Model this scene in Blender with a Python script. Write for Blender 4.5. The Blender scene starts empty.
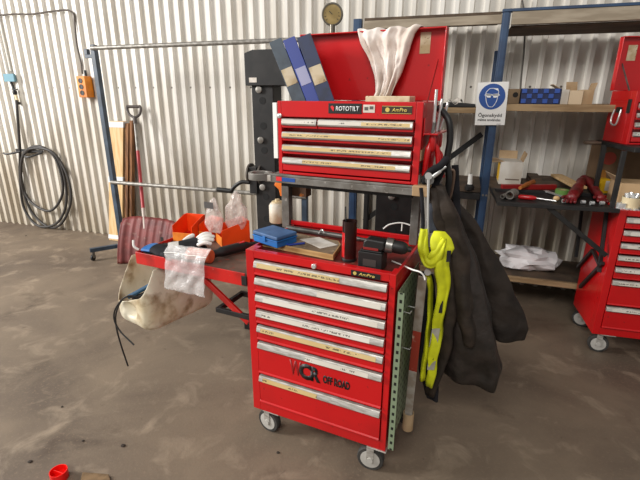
import bpy, bmesh, math, random
from mathutils import Vector, Matrix, noise
random.seed(7)
SC = bpy.context.scene
COL = SC.collection
PI = math.pi
V = Vector

# ------------------------------------------------------------------ camera
F_PX, PITCH, ROLL, YAW, EYE = 434.24, 0.3197, 0.0042, math.radians(18.02), 1.65
fw = V((-math.sin(YAW)*math.cos(PITCH), math.cos(YAW)*math.cos(PITCH), -math.sin(PITCH)))
rt0 = V((math.cos(YAW), math.sin(YAW), 0)); up0 = rt0.cross(fw)
rt = rt0*math.cos(ROLL)+up0*math.sin(ROLL); up = rt.cross(fw)
cam = bpy.data.cameras.new('camera'); cam.lens = F_PX/640*36; cam.sensor_width = 36
co = bpy.data.objects.new('camera', cam); COL.objects.link(co)
co.matrix_world = Matrix(((rt.x, up.x, -fw.x, 0), (rt.y, up.y, -fw.y, 0), (rt.z, up.z, -fw.z, EYE), (0, 0, 0, 1)))
cam.clip_start = 0.05; cam.clip_end = 100
SC.camera = co

# frames: world, main trolley, right trolley
class Frame:
    def __init__(s, o, a):
        s.o = V(o); s.a = a
        s.e1 = V((math.cos(a), math.sin(a), 0)); s.e2 = V((-math.sin(a), math.cos(a), 0))
    def w(s, p): return s.o+s.e1*p[0]+s.e2*p[1]+V((0, 0, p[2]))
    def l(s, p):
        d = V(p)-s.o; return V((d.dot(s.e1), d.dot(s.e2), d.z))
WF = Frame((0, 0, 0), 0)
TF = Frame((-0.882, 1.635, 0), math.radians(-6.79))
RF = Frame((0.94, 3.004, 0), math.radians(3.0))
CF = Frame((0.975, 3.275, 0), math.radians(10.5))
EYEP = V((0, 0, EYE))
def at(px, py, y, fr=WF):
    """the point of the frame's upright plane y seen at a photo pixel"""
    d = fw+rt*((px-320)/F_PX)+up*((240-py)/F_PX)
    n = fr.e2; t = (fr.o+n*y-EYEP).dot(n)/d.dot(n)
    return fr.l(EYEP+d*t)
def flat(px, py, z, fr=WF):
    d = fw+rt*((px-320)/F_PX)+up*((240-py)/F_PX)
    return fr.l(EYEP+d*((z-EYE)/d.z))
def side(px, py, x, fr=WF):
    d = fw+rt*((px-320)/F_PX)+up*((240-py)/F_PX)
    n = fr.e1; t = (fr.o+n*x-EYEP).dot(n)/d.dot(n)
    return fr.l(EYEP+d*t)

# ------------------------------------------------------------------ materials
def lin(h):
    h = h.lstrip('#'); c = [int(h[i:i+2], 16)/255 for i in (0, 2, 4)]
    return tuple(x/12.92 if x <= .04045 else ((x+.055)/1.055)**2.4 for x in c)+(1,)
MC = {}
def mat(name, col, rough=.5, metal=0, col2=None, nscale=8, lo=.4, hi=.6, detail=4, bump=0, bscale=60, alpha=1, trans=0, coat=0, stretch=(1, 1, 1), spec=.5, col3=None, n3=30, lo3=.6, hi3=.7):
    if name in MC: return MC[name]
    m = bpy.data.materials.new(name); m.use_nodes = True; nt = m.node_tree; N = nt.nodes; L = nt.links
    b = N['Principled BSDF']
    b.inputs['Base Color'].default_value = lin(col); b.inputs['Roughness'].default_value = rough
    b.inputs['Metallic'].default_value = metal; b.inputs['Alpha'].default_value = alpha
    b.inputs['Transmission Weight'].default_value = trans; b.inputs['Coat Weight'].default_value = coat
    b.inputs['Specular IOR Level'].default_value = spec
    tc = N.new('ShaderNodeTexCoord'); mp = N.new('ShaderNodeMapping'); mp.inputs['Scale'].default_value = stretch
    L.new(tc.outputs['Object'], mp.inputs['Vector'])
    def mixin(prev, c, sc, a, z, det):
        n = N.new('ShaderNodeTexNoise'); n.inputs['Scale'].default_value = sc; n.inputs['Detail'].default_value = det
        L.new(mp.outputs[0], n.inputs['Vector'])
        r = N.new('ShaderNodeMapRange'); r.inputs[1].default_value = a; r.inputs[2].default_value = z
        L.new(n.outputs['Fac'], r.inputs[0])
        x = N.new('ShaderNodeMix'); x.data_type = 'RGBA'
        L.new(r.outputs[0], x.inputs[0])
        if prev is None: x.inputs[6].default_value = lin(col)
        else: L.new(prev, x.inputs[6])
        x.inputs[7].default_value = lin(c)
        return x.outputs[2]
    o = None
    if col2: o = mixin(None, col2, nscale, lo, hi, detail)
    if col3: o = mixin(o, col3, n3, lo3, hi3, 5)
    if o: L.new(o, b.inputs['Base Color'])
    if bump:
        n = N.new('ShaderNodeTexNoise'); n.inputs['Scale'].default_value = bscale; n.inputs['Detail'].default_value = 5
        L.new(mp.outputs[0], n.inputs['Vector'])
        bp = N.new('ShaderNodeBump'); bp.inputs['Strength'].default_value = bump; bp.inputs['Distance'].default_value = .01
        L.new(n.outputs['Fac'], bp.inputs['Height']); L.new(bp.outputs[0], b.inputs['Normal'])
    MC[name] = m
    return m
RED = mat('red_paint', 'bf0a10', .34, col2='a5090e', nscale=3, lo=.45, hi=.75, coat=.3, col3='7c1512', n3=45, lo3=.68, hi3=.76)
REDW = mat('worn_red_tray', '76201a', .5, col2='4c2018', nscale=7, lo=.4, hi=.62, col3='7a5646', n3=30, lo3=.62, hi3=.75)
REDT = mat('red_table_paint', 'c21a14', .4, col2='8f1a14', nscale=9, lo=.45, hi=.7, col3='b9766a', n3=50, lo3=.68, hi3=.75)
DUST = mat('dusty_brown_tray', '6d5446', .8, col2='4a3a30', nscale=10, col3='8a3a2c', n3=22, lo3=.6, hi3=.7)
ALU = mat('aluminium_trim', 'c9c6c0', .38, .55, col2='aaa69d', nscale=20, stretch=(1, 1, 6))
STEEL = mat('steel', '8e8c88', .35, .8, col2='6d6a66', nscale=14)
CHROME = mat('chrome', 'd8d8d6', .25, .6)
GALV = mat('galvanised_tube', '928e87', .45, .4, col2='757069', nscale=25)
GREYM = mat('grey_metal_tray', '8a8782', .42, .5, col2='6f6a63', nscale=12, col3='b9b5ad', n3=40, lo3=.65, hi3=.75)
BLK = mat('black_plastic', '151414', .5)
BLKM = mat('black_steel', '131212', .5, 0, col2='201e1d', nscale=12)
RUB = mat('rubber', '2b2a28', .7, col2='3a3835', nscale=20)
BLUEP = mat('blue_rack_paint', '25405f', .5, col2='1d3350', nscale=9)
SLATE = mat('slate_blue_paint', '3c4b5c', .5, col2='2d3946', nscale=8)
NAVY = mat('navy_cover', '1d2b50', .55, col2='18233f', nscale=20)
GREYBL = mat('grey_blue_cover', '414e59', .55, col2='343f49', nscale=16)
ROYAL = mat('royal_blue_cover', '18348c', .5)
PAPER = mat('paper', 'ded8d0', .75, col2='c5bcb0', nscale=14)
PAPERY = mat('aged_paper', 'd5c6a8', .75, col2='b6a27c', nscale=14, col3='8d6a50', n3=60, lo3=.63, hi3=.7)
LILAC = mat('lilac_paper', 'a9abc9', .75)
WHITE = mat('white_plastic', 'e8e6e0', .5)
CARD = mat('cardboard', 'b39876', .85, col2='a08361', nscale=7)
CARDW = mat('white_cardboard', 'd5d0c6', .8, col2='c3b9aa', nscale=6)
WOOD = mat('pale_wood', 'd8b88a', .7, col2='c6a06c', nscale=5, stretch=(9, 9, .8))
WOODX = mat('plywood', 'c09a66', .7, col2='a27a4a', nscale=6, stretch=(1, 9, 9))
WOODB = mat('brown_wood', '8a5c34', .75, col2='5e3b20', nscale=5, stretch=(9, 9, .7))
SHELFW = mat('shelf_wood', 'a98e6a', .8, col2='8b7150', nscale=4, stretch=(.8, 8, 8))
SHELFG = mat('grey_beam', '9c8f7c', .7, col2='877a67', nscale=5, stretch=(1, 6, 6))
DARKW = mat('dark_shelf', '5b4a3a', .85, col2='45382c', nscale=6)
ORANGE = mat('orange_plastic', 'ee4a10', .42, col2='e0440e', nscale=8)
ORANGEY = mat('orange_box', 'f07a1c', .5)
SHOVEL = mat('red_brown_plastic', '742c28', .6, col2='5c2320', nscale=8, col3='855c52', n3=24, lo3=.6, hi3=.74)
JUG = mat('dirty_white_plastic', 'e2dac4', .55, col2='c5b593', nscale=6, lo=.42, hi=.68, col3='8a6f4c', n3=11, lo3=.54, hi3=.74)
BLUE = mat('blue_plastic', '1668b0', .5, col2='125a9c', nscale=10)
BLUEL = mat('scuffed_blue_lid', '44648e', .6, col2='36557d', nscale=14)
RAG = mat('white_rag', 'e6dcd4', .9, col2='cfc0b4', nscale=9)
JACK = mat('dark_jacket', '382e26', .7, col2='261f19', nscale=9, bump=.8, bscale=14, spec=.3)
JACKL = mat('quilted_lining', '231e1a', .5, col2='302925', nscale=12, bump=.9, bscale=15, spec=.4)
HIVIS = mat('hi_vis_yellow', 'd2d60e', .7, col2='b4b80c', nscale=9)
REFL = mat('reflective_band', 'a6a296', .5, col2='8b867a', nscale=15)
GLOVER = mat('dark_red_rubber', '7c1a1e', .4, col2='5c1518', nscale=9)
PEGG = '78866c'
TAPEG = mat('green_tape', '6f9a4a', .5)
YEL = mat('yellow_card', 'e8b815', .55)
CREAM = mat('cream_plastic', 'd9c8a2', .5)
GOLD = mat('gold_print', 'd8bf6a', .4, .3)
INK = mat('black_print', '120e0e', .5)
INKR = mat('dark_red_print', '8a0d10', .5)
WPRINT = mat('white_print', 'e8e8e8', .5)
RPRINT = mat('red_print', 'd8262c', .5)
SIGNB = mat('sign_blue', '1e4a92', .45)
SIGNW = mat('sign_white', 'e6e4e0', .5)
CAPR = mat('red_cap_plastic', 'f0140e', .35)
BRASS = mat('gauge_bezel', '6b665c', .35, .7)
DIAL = mat('gauge_dial', '9b8552', .5, col2='84703f', nscale=20)

def film(name, col, op, rough):
    m = bpy.data.materials.new(name); m.use_nodes = True; N = m.node_tree.nodes; L = m.node_tree.links
    b = N['Principled BSDF']; b.inputs['Base Color'].default_value = lin(col); b.inputs['Roughness'].default_value = rough
    b.inputs['Alpha'].default_value = op; b.inputs['Specular IOR Level'].default_value = .9
    n = N.new('ShaderNodeTexNoise'); n.inputs['Scale'].default_value = 7; n.inputs['Detail'].default_value = 2; n.inputs['Distortion'].default_value = .8
    bp = N.new('ShaderNodeBump'); bp.inputs['Strength'].default_value = .4; bp.inputs['Distance'].default_value = .03
    L.new(n.outputs[0], bp.inputs['Height']); L.new(bp.outputs[0], b.inputs['Normal'])
    return m
FILM = film('clear_plastic_film', 'e4e0de', .36, .22)
FILM2 = film('clear_bag_film', 'e6d8d0', .42, .2)

def scribble(name, base, base2, ink='2a2320', dens=.54):
    """label tape: paper with a line of small dark handwriting"""
    m = bpy.data.materials.new(name); m.use_nodes = True; N = m.node_tree.nodes; L = m.node_tree.links
    b = N['Principled BSDF']; b.inputs['Roughness'].default_value = .55
    tc = N.new('ShaderNodeTexCoord'); sx = N.new('ShaderNodeSeparateXYZ'); L.new(tc.outputs['Generated'], sx.inputs[0])
    def math_(op, a, c):
        q = N.new('ShaderNodeMath'); q.operation = op
        for i, s in enumerate((a, c)):
            if isinstance(s, (int, float)): q.inputs[i].default_value = s
            else: L.new(s, q.inputs[i])
        return q.outputs[0]
    oi = N.new('ShaderNodeObjectInfo')
    n1 = N.new('ShaderNodeTexNoise'); n1.noise_dimensions = '4D'; n1.inputs['Scale'].default_value = 4; L.new(tc.outputs['Object'], n1.inputs['Vector'])
    L.new(math_('MULTIPLY', oi.outputs['Random'], 40), n1.inputs['W'])
    mix = N.new('ShaderNodeMix'); mix.data_type = 'RGBA'; mix.inputs[6].default_value = lin(base); mix.inputs[7].default_value = lin(base2)
    mr = N.new('ShaderNodeMapRange'); mr.inputs[1].default_value = .10; mr.inputs[2].default_value = .58; L.new(n1.outputs[0], mr.inputs[0]); L.new(mr.outputs[0], mix.inputs[0])
    mp = N.new('ShaderNodeMapping'); mp.inputs['Scale'].default_value = (170, 1, 110); L.new(tc.outputs['Object'], mp.inputs['Vector'])
    n2 = N.new('ShaderNodeTexNoise'); n2.noise_dimensions = '4D'; n2.inputs['Scale'].default_value = 1; n2.inputs['Detail'].default_value = 1; L.new(mp.outputs[0], n2.inputs['Vector'])
    L.new(math_('MULTIPLY', oi.outputs['Random'], 40), n2.inputs['W'])
    n3 = N.new('ShaderNodeTexNoise'); n3.noise_dimensions = '4D'; n3.inputs['Scale'].default_value = 9; n3.inputs['Detail'].default_value = 0; L.new(tc.outputs['Object'], n3.inputs['Vector'])
    L.new(math_('MULTIPLY', oi.outputs['Random'], 77), n3.inputs['W'])
    k = math_('MULTIPLY', math_('GREATER_THAN', n2.outputs[0], dens-.04), math_('GREATER_THAN', n3.outputs[0], .5))
    band = math_('MULTIPLY', math_('GREATER_THAN', sx.outputs[2], .3), math_('LESS_THAN', sx.outputs[2], .72))
    k = math_('MULTIPLY', math_('MULTIPLY', k, band), .75)
    mx = N.new('ShaderNodeMix'); mx.data_type = 'RGBA'; L.new(k, mx.inputs[0]); L.new(mix.outputs[2], mx.inputs[6]); mx.inputs[7].default_value = lin(ink)
    L.new(mx.outputs[2], b.inputs['Base Color'])
    return m
TAPEW = scribble('white_label_tape', 'd9d6cf', 'c4bdb0')
TAPEY = scribble('yellowed_label_tape', 'cdb98c', 'bda36c')

def pegmat():
    m = bpy.data.materials.new('perforated_green_steel'); m.use_nodes = True; N = m.node_tree.nodes; L = m.node_tree.links
    b = N['Principled BSDF']; b.inputs['Roughness'].default_value = .5
    tc = N.new('ShaderNodeTexCoord'); sx = N.new('ShaderNodeSeparateXYZ'); L.new(tc.outputs['Object'], sx.inputs[0])
    def M(op, a, c=None):
        q = N.new('ShaderNodeMath'); q.operation = op
        for i, s in enumerate((a, c)):
            if s is None: continue
            if isinstance(s, (int, float)): q.inputs[i].default_value = s
            else: L.new(s, q.inputs[i])
        return q.outputs[0]
    def cell(s, per, off): return M('LESS_THAN', M('ABSOLUTE', M('SUBTRACT', M('FRACT', M('ADD', M('DIVIDE', s, per), off)), .5)), .2)
    geo = N.new('ShaderNodeNewGeometry')
    n = N.new('ShaderNodeSeparateXYZ'); L.new(tc.outputs['Normal'], n.inputs[0])
    z = cell(sx.outputs[2], .038, 0)
    sidehole = M('MULTIPLY', M('MULTIPLY', cell(sx.outputs[1], .038, .3), z), M('GREATER_THAN', M('ABSOLUTE', n.outputs[0]), .5))
    frontcol = M('LESS_THAN', M('ABSOLUTE', M('SUBTRACT', sx.outputs[0], .369)), .0055)
    fronthole = M('MULTIPLY', M('MULTIPLY', frontcol, z), M('GREATER_THAN', M('ABSOLUTE', n.outputs[1]), .5))
    k = M('MAXIMUM', sidehole, fronthole)
    mx = N.new('ShaderNodeMix'); mx.data_type = 'RGBA'; L.new(k, mx.inputs[0]); mx.inputs[6].default_value = lin(PEGG); mx.inputs[7].default_value = lin('0f120f')
    L.new(mx.outputs[2], b.inputs['Base Color'])
    return m
PEG = pegmat()

# ------------------------------------------------------------------ mesh builder
def catmull(pts, n=6, closed=False):
    p = [V(q) for q in pts]; out = []
    m = len(p)
    for i in range(m if closed else m-1):
        a = p[(i-1) % m] if (closed or i > 0) else p[0]*2-p[1]
        b = p[i]; c = p[(i+1) % m]
        d = p[(i+2) % m] if (closed or i+2 < m) else p[-1]*2-p[-2]
        for k in range(n):
            t = k/n
            out.append(.5*((2*b)+(c-a)*t+(2*a-5*b+4*c-d)*t*t+(3*b-a-3*c+d)*t**3))
    if not closed: out.append(p[-1])
    return out
class MB:
    def __init__(s): s.bm = bmesh.new()
    def _add(s, vs, fs):
        v = [s.bm.verts.new(q) for q in vs]
        for f in fs:
            try: s.bm.faces.new([v[i] for i in f])
            except ValueError: pass
        return v
    def box(s, a, b, M=None):
        x0, y0, z0 = a; x1, y1, z1 = b
        vs = [V(q) for q in ((x0, y0, z0), (x1, y0, z0), (x1, y1, z0), (x0, y1, z0), (x0, y0, z1), (x1, y0, z1), (x1, y1, z1), (x0, y1, z1))]
        if M: vs = [M @ q for q in vs]
        s._add(vs, [(0, 3, 2, 1), (4, 5, 6, 7), (0, 1, 5, 4), (1, 2, 6, 5), (2, 3, 7, 6), (3, 0, 4, 7)]); return s
    def bar(s, p, q, w, t, ref=(0, 0, 1)):
        """rectangular bar from p to q, w wide across, t thick along ref"""
        p = V(p); q = V(q); d = (q-p).normalized(); r = V(ref); sx = d.cross(r)
        if sx.length < 1e-4: sx = d.cross(V((1, 0, 0)))
        sx.normalize(); n = sx.cross(d).normalized()
        vs = [c+sx*i*w/2+n*j*t/2 for c in (p, q) for i, j in ((-1, -1), (1, -1), (1, 1), (-1, 1))]
        s._add(vs, [(3, 2, 1, 0), (4, 5, 6, 7), (0, 1, 5, 4), (1, 2, 6, 5), (2, 3, 7, 6), (3, 0, 4, 7)]); return s
    def tube(s, pts, r, n=10, closed=False, cap=True):
        pts = [V(p) for p in pts]; m = len(pts)
        rs = r if isinstance(r, (list, tuple)) else [r]*m
        rings = []; prev = None
        for i, p in enumerate(pts):
            if closed: d = pts[(i+1) % m]-pts[(i-1) % m]
            else: d = pts[min(i+1, m-1)]-pts[max(i-1, 0)]
            d.normalize()
            if prev is None:
                a = d.orthogonal().normalized()
            else:
                a = prev-d*prev.dot(d)
                a = a.normalized() if a.length > 1e-5 else d.orthogonal().normalized()
            prev = a; b = d.cross(a)
            rings.append([s.bm.verts.new(p+(a*math.cos(2*PI*k/n)+b*math.sin(2*PI*k/n))*rs[i]) for k in range(n)])
        for i in range(m if closed else m-1):
            A, B = rings[i], rings[(i+1) % m]
            for k in range(n): s.bm.faces.new((A[k], A[(k+1) % n], B[(k+1) % n], B[k]))
        if cap and not closed:
            s.bm.faces.new(rings[0][::-1]); s.bm.faces.new(rings[-1])
        return s
    def cyl(s, p, q, r, r2=None, n=20): return s.tube([p, q], [r, r if r2 is None else r2], n)
    def lathe(s, prof, c, axis='z', n=24, d=None, closed=False):
        c = V(c); ax = V(d).normalized() if d else {'x': V((1, 0, 0)), 'y': V((0, 1, 0)), 'z': V((0, 0, 1))}[axis]
        a = ax.orthogonal().normalized(); b = ax.cross(a); rings = []
        for r, h in prof: rings.append([s.bm.verts.new(c+ax*h+(a*math.cos(2*PI*k/n)+b*math.sin(2*PI*k/n))*max(r, 1e-4)) for k in range(n)])
        for A, B in zip(rings, rings[1:]+([rings[0]] if closed else [])):
            for k in range(n): s.bm.faces.new((A[k], A[(k+1) % n], B[(k+1) % n], B[k]))
        if not closed: s.bm.faces.new(rings[0][::-1]); s.bm.faces.new(rings[-1])
        return s
    def prism(s, poly, a, b, axis='y'):
        """polygon extruded from a to b along an axis (poly in the other two)"""
        f = {'y': lambda p, d: V((p[0], d, p[1])), 'z': lambda p, d: V((p[0], p[1], d)), 'x': lambda p, d: V((d, p[0], p[1]))}[axis]
        n = len(poly); vs = [f(p, a) for p in poly]+[f(p, b) for p in poly]
        s._add(vs, [tuple(range(n))[::-1], tuple(range(n, 2*n))]+[(i, (i+1) % n, n+(i+1) % n, n+i) for i in range(n)]); return s
    def grid(s, fn, nu, nv, wrap=False):
        R = [[s.bm.verts.new(fn(i/nu, j/nv)) for i in range(nu if wrap else nu+1)] for j in range(nv+1)]
        m = nu
        for j in range(nv):
            for i in range(m):
                k = (i+1) % m if wrap else i+1
                s.bm.faces.new((R[j][i], R[j][k], R[j+1][k], R[j+1][i]))
        if wrap:
            s.bm.faces.new(R[0][::-1]); s.bm.faces.new(R[-1])
        return s
    def ball(s, c, r, sub=3, scale=(1, 1, 1), M=None):
        q = bmesh.new(); bmesh.ops.create_icosphere(q, subdivisions=sub, radius=1)
        idx = {}
        for v in q.verts:
            p = V((v.co.x*r*scale[0], v.co.y*r*scale[1], v.co.z*r*scale[2]))
            if M: p = M @ p
            idx[v.index] = s.bm.verts.new(p+V(c))
        q.verts.ensure_lookup_table()
        for f in q.faces: s.bm.faces.new([idx[v.index] for v in f.verts])
        q.free(); return s
ORG = {}
def root_of(o):
    while o.parent: o = o.parent
    return o
def build(mb, name, m, parent=None, fr=None, bevel=0, solid=0, sub=0, ang=38, org=None, seg=2):
    me = bpy.data.meshes.new(name)
    if parent is not None: off = ORG[root_of(parent)][1]
    else:
        fr = fr or WF
        if org is None:
            n = len(mb.bm.verts); c = sum((v.co for v in mb.bm.verts), V())/n
            org = V((c.x, c.y, min(v.co.z for v in mb.bm.verts)))
        off = V(org)
    bmesh.ops.translate(mb.bm, vec=-off, verts=mb.bm.verts)
    bmesh.ops.recalc_face_normals(mb.bm, faces=mb.bm.faces)
    mb.bm.to_mesh(me); mb.bm.free()
    me.polygons.foreach_set('use_smooth', [True]*len(me.polygons))
    me.set_sharp_from_angle(angle=math.radians(ang))
    o = bpy.data.objects.new(name, me); COL.objects.link(o); me.materials.append(m)
    if parent is not None: o.parent = parent
    else:
        o.location = fr.w(off); o.rotation_euler.z = fr.a; ORG[o] = (fr, off)
    if solid:
        q = o.modifiers.new('thickness', 'SOLIDIFY'); q.thickness = solid; q.offset = 0
    if bevel:
        q = o.modifiers.new('bevel', 'BEVEL'); q.width = bevel; q.segments = seg; q.limit_method = 'ANGLE'; q.angle_limit = math.radians(40); q.harden_normals = True
    if sub:
        q = o.modifiers.new('smooth', 'SUBSURF'); q.levels = sub; q.render_levels = sub
    return o
def tag(o, label=None, cat=None, group=None, kind=None):
    if label: o['label'] = label
    if cat: o['category'] = cat
    if group: o['group'] = group
    if kind: o['kind'] = kind
    return o
def thing(name, label, cat, org, fr=WF, group=None):
    o = bpy.data.objects.new(name, None); COL.objects.link(o); o.empty_display_size = .05
    o.location = fr.w(V(org)); o.rotation_euler.z = fr.a; ORG[o] = (fr, V(org))
    return tag(o, label, cat, group)
def single(mb, name, label, cat, m, fr=WF, group=None, **k):
    return tag(build(mb, name, m, None, fr, **k), label, cat, group)
def text(body, name, m, parent, x0, z0, w, h, y, shear=0, bold=0, tilt=0, axis='front'):
    """raised lettering facing -y inside the box x0..x0+w, z0..z0+h"""
    cu = bpy.data.curves.new('lettering', 'FONT'); cu.body = body; cu.extrude = .0; cu.offset = bold; cu.shear = shear; cu.resolution_u = 3
    t = bpy.data.objects.new('lettering', cu); COL.objects.link(t)
    dg = bpy.context.evaluated_depsgraph_get(); dg.update()
    me = bpy.data.meshes.new_from_object(t.evaluated_get(dg)); me.name = name
    bpy.data.objects.remove(t); bpy.data.curves.remove(cu)
    xs = [v.co.x for v in me.vertices]; ys = [v.co.y for v in me.vertices]
    a, b, c, d = min(xs), max(xs), min(ys), max(ys); off = ORG[root_of(parent)][1]
    for v in me.vertices:
        px = x0+(v.co.x-a)/(b-a)*w; pz = z0+(v.co.y-c)/(d-c)*h
        v.co = V((px, y, pz))-off
    bm = bmesh.new(); bm.from_mesh(me)
    r = bmesh.ops.extrude_face_region(bm, geom=bm.faces[:])
    bmesh.ops.translate(bm, vec=(0, .0008, 0), verts=[e for e in r['geom'] if isinstance(e, bmesh.types.BMVert)])
    bmesh.ops.recalc_face_normals(bm, faces=bm.faces); bm.to_mesh(me); bm.free()
    me.materials.clear(); me.materials.append(m)
    o = bpy.data.objects.new(name, me); COL.objects.link(o); o.parent = parent
    return o

# ------------------------------------------------------------------ the setting
WALLY = 4.12
def wall_material():
    m = bpy.data.materials.new('white_corrugated_sheet'); m.use_nodes = True; N = m.node_tree.nodes; L = m.node_tree.links
    b = N['Principled BSDF']; b.inputs['Roughness'].default_value = .45
    tc = N.new('ShaderNodeTexCoord')
    n = N.new('ShaderNodeTexNoise'); n.inputs['Scale'].default_value = 1.6; n.inputs['Detail'].default_value = 6
    mp = N.new('ShaderNodeMapping'); mp.inputs['Scale'].default_value = (2.5, 1, .7); L.new(tc.outputs['Object'], mp.inputs['Vector']); L.new(mp.outputs[0], n.inputs['Vector'])
    sx = N.new('ShaderNodeSeparateXYZ'); L.new(tc.outputs['Object'], sx.inputs[0])
    # grime: more of it low on the wall
    r = N.new('ShaderNodeMapRange'); r.inputs[1].default_value = 1.6; r.inputs[2].default_value = 0.0; r.inputs[3].default_value = .0; r.inputs[4].default_value = .42; L.new(sx.outputs[2], r.inputs[0])
    ad = N.new('ShaderNodeMath'); L.new(n.outputs[0], ad.inputs[0]); L.new(r.outputs[0], ad.inputs[1])
    k = N.new('ShaderNodeMapRange'); k.inputs[1].default_value = .45; k.inputs[2].default_value = .95; L.new(ad.outputs[0], k.inputs[0])
    mx = N.new('ShaderNodeMix'); mx.data_type = 'RGBA'; L.new(k.outputs[0], mx.inputs[0]); mx.inputs[6].default_value = lin('d9d5cd'); mx.inputs[7].default_value = lin('aba08e')
    # row of fixing screws
    def M(op, a, c):
        q = N.new('ShaderNodeMath'); q.operation = op
        for i, s in enumerate((a, c)):
            if isinstance(s, (int, float)): q.inputs[i].default_value = s
            else: L.new(s, q.inputs[i])
        return q.outputs[0]
    fx = M('ABSOLUTE', M('SUBTRACT', M('FRACT', M('DIVIDE', M('ADD', sx.outputs[0], 9.0), .230), 0), .143), 0)
    fz = M('ABSOLUTE', M('SUBTRACT', sx.outputs[2], 1.73), 0)
    sc = M('LESS_THAN', M('ADD', M('POWER', M('MULTIPLY', fx, .23), 2), M('POWER', fz, 2)), .00009)
    m2 = N.new('ShaderNodeMix'); m2.data_type = 'RGBA'; L.new(sc, m2.inputs[0]); L.new(mx.outputs[2], m2.inputs[6]); m2.inputs[7].default_value = lin('5a544c')
    L.new(m2.outputs[2], b.inputs['Base Color'])
    return m
P = .1150
mb = MB()
prof = [(0, 0), (.066, 0), (.076, -.034), (.106, -.034), (P, 0)]
xs = []
x = -9.0-50*P
while x < 4.2:
    xs += [(x+a, WALLY+b) for a, b in prof[:-1]]; x += P
pts = xs
vs0 = [mb.bm.verts.new((a, b, 0)) for a, b in pts]; vs1 = [mb.bm.verts.new((a, b, 4.2)) for a, b in pts]
for i in range(len(pts)-1): mb.bm.faces.new((vs0[i], vs0[i+1], vs1[i+1], vs1[i]))
wall = build(mb, 'wall_back', wall_material(), org=(0, WALLY, 0), ang=15); tag(wall, kind='structure')
def floor_material():
    m = bpy.data.materials.new('stained_concrete'); m.use_nodes = True; N = m.node_tree.nodes; L = m.node_tree.links
    b = N['Principled BSDF']; tc = N.new('ShaderNodeTexCoord')
    def nz(s, d, dist=0):
        n = N.new('ShaderNodeTexNoise'); n.inputs['Scale'].default_value = s; n.inputs['Detail'].default_value = d; n.inputs['Distortion'].default_value = dist; n.inputs['Roughness'].default_value = .6
        L.new(tc.outputs['Object'], n.inputs['Vector']); return n.outputs[0]
    def mixc(prev, c, f, a, z):
        r = N.new('ShaderNodeMapRange'); r.inputs[1].default_value = a; r.inputs[2].default_value = z; L.new(f, r.inputs[0])
        x = N.new('ShaderNodeMix'); x.data_type = 'RGBA'; L.new(r.outputs[0], x.inputs[0])
        if isinstance(prev, str): x.inputs[6].default_value = lin(prev)
        else: L.new(prev, x.inputs[6])
        x.inputs[7].default_value = lin(c); return x.outputs[2]
    c = mixc('796a59', '5c4f43', nz(1.1, 6, .6), .38, .66)
    c = mixc(c, '92826f', nz(4.5, 8, .6), .54, .72)
    c = mixc(c, '47392d', nz(2.6, 8, .5), .58, .76)
    c = mixc(c, '43372e', nz(9, 4, .5), .69, .76)
    c = mixc(c, '7f6d5a', nz(70, 3), .55, .8)
    L.new(c, b.inputs['Base Color'])
    r = N.new('ShaderNodeMapRange'); r.inputs[3].default_value = .4; r.inputs[4].default_value = .75; L.new(nz(2.5, 4), r.inputs[0]); L.new(r.outputs[0], b.inputs['Roughness'])
    bp = N.new('ShaderNodeBump'); bp.inputs['Strength'].default_value = .12; bp.inputs['Distance'].default_value = .01; L.new(nz(60, 5), bp.inputs['Height']); L.new(bp.outputs[0], b.inputs['Normal'])
    return m
mb = MB().box((-14.7, -4, -.1), (4.2, WALLY+.02, 0)); fl = build(mb, 'floor', floor_material(), org=(0, 0, 0)); tag(fl, kind='structure')

# ------------------------------------------------------------------ tool trolleys
STRIPS = [.957, .876, .793, .713, .633, .545, .360]
BOT = .198
def caster(t, u, v, swivel, r=.0625, top=.149):
    w = .034; d = V((math.cos(swivel), math.sin(swivel), 0)); n = V((-d.y, d.x, 0)); c = V((u, v, 0))+d*.034
    f = MB().box((u-.045, v-.04, top-.006), (u+.045, v+.04, top))
    for s in (-1, 1):
        a = c+n*s*(w/2+.006)
        f.bar(a+V((0, 0, top-.005)), a+V((0, 0, r-.012)), .034, .004, ref=n)
    fo = build(f, 'caster', ALU, t, bevel=.001)
    prof = [(r*.72, -w/2), (r*.95, -w/2), (r, -w/2+.006), (r, w/2-.006), (r*.95, w/2), (r*.72, w/2)]
    build(MB().lathe(prof, c+V((0, 0, r)), d=n, n=28), 'tyre', RUB, fo)
    build(MB().lathe([(.014, -w/2-.012), (.014, -w/2-.004), (r*.73, -w/2-.002), (r*.73, w/2+.002), (.014, w/2+.004), (.014, w/2+.012)], c+V((0, 0, r)), d=n, n=24), 'hub', mat('pale_hub', 'b9b6af', .45, .2), fo)
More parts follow.
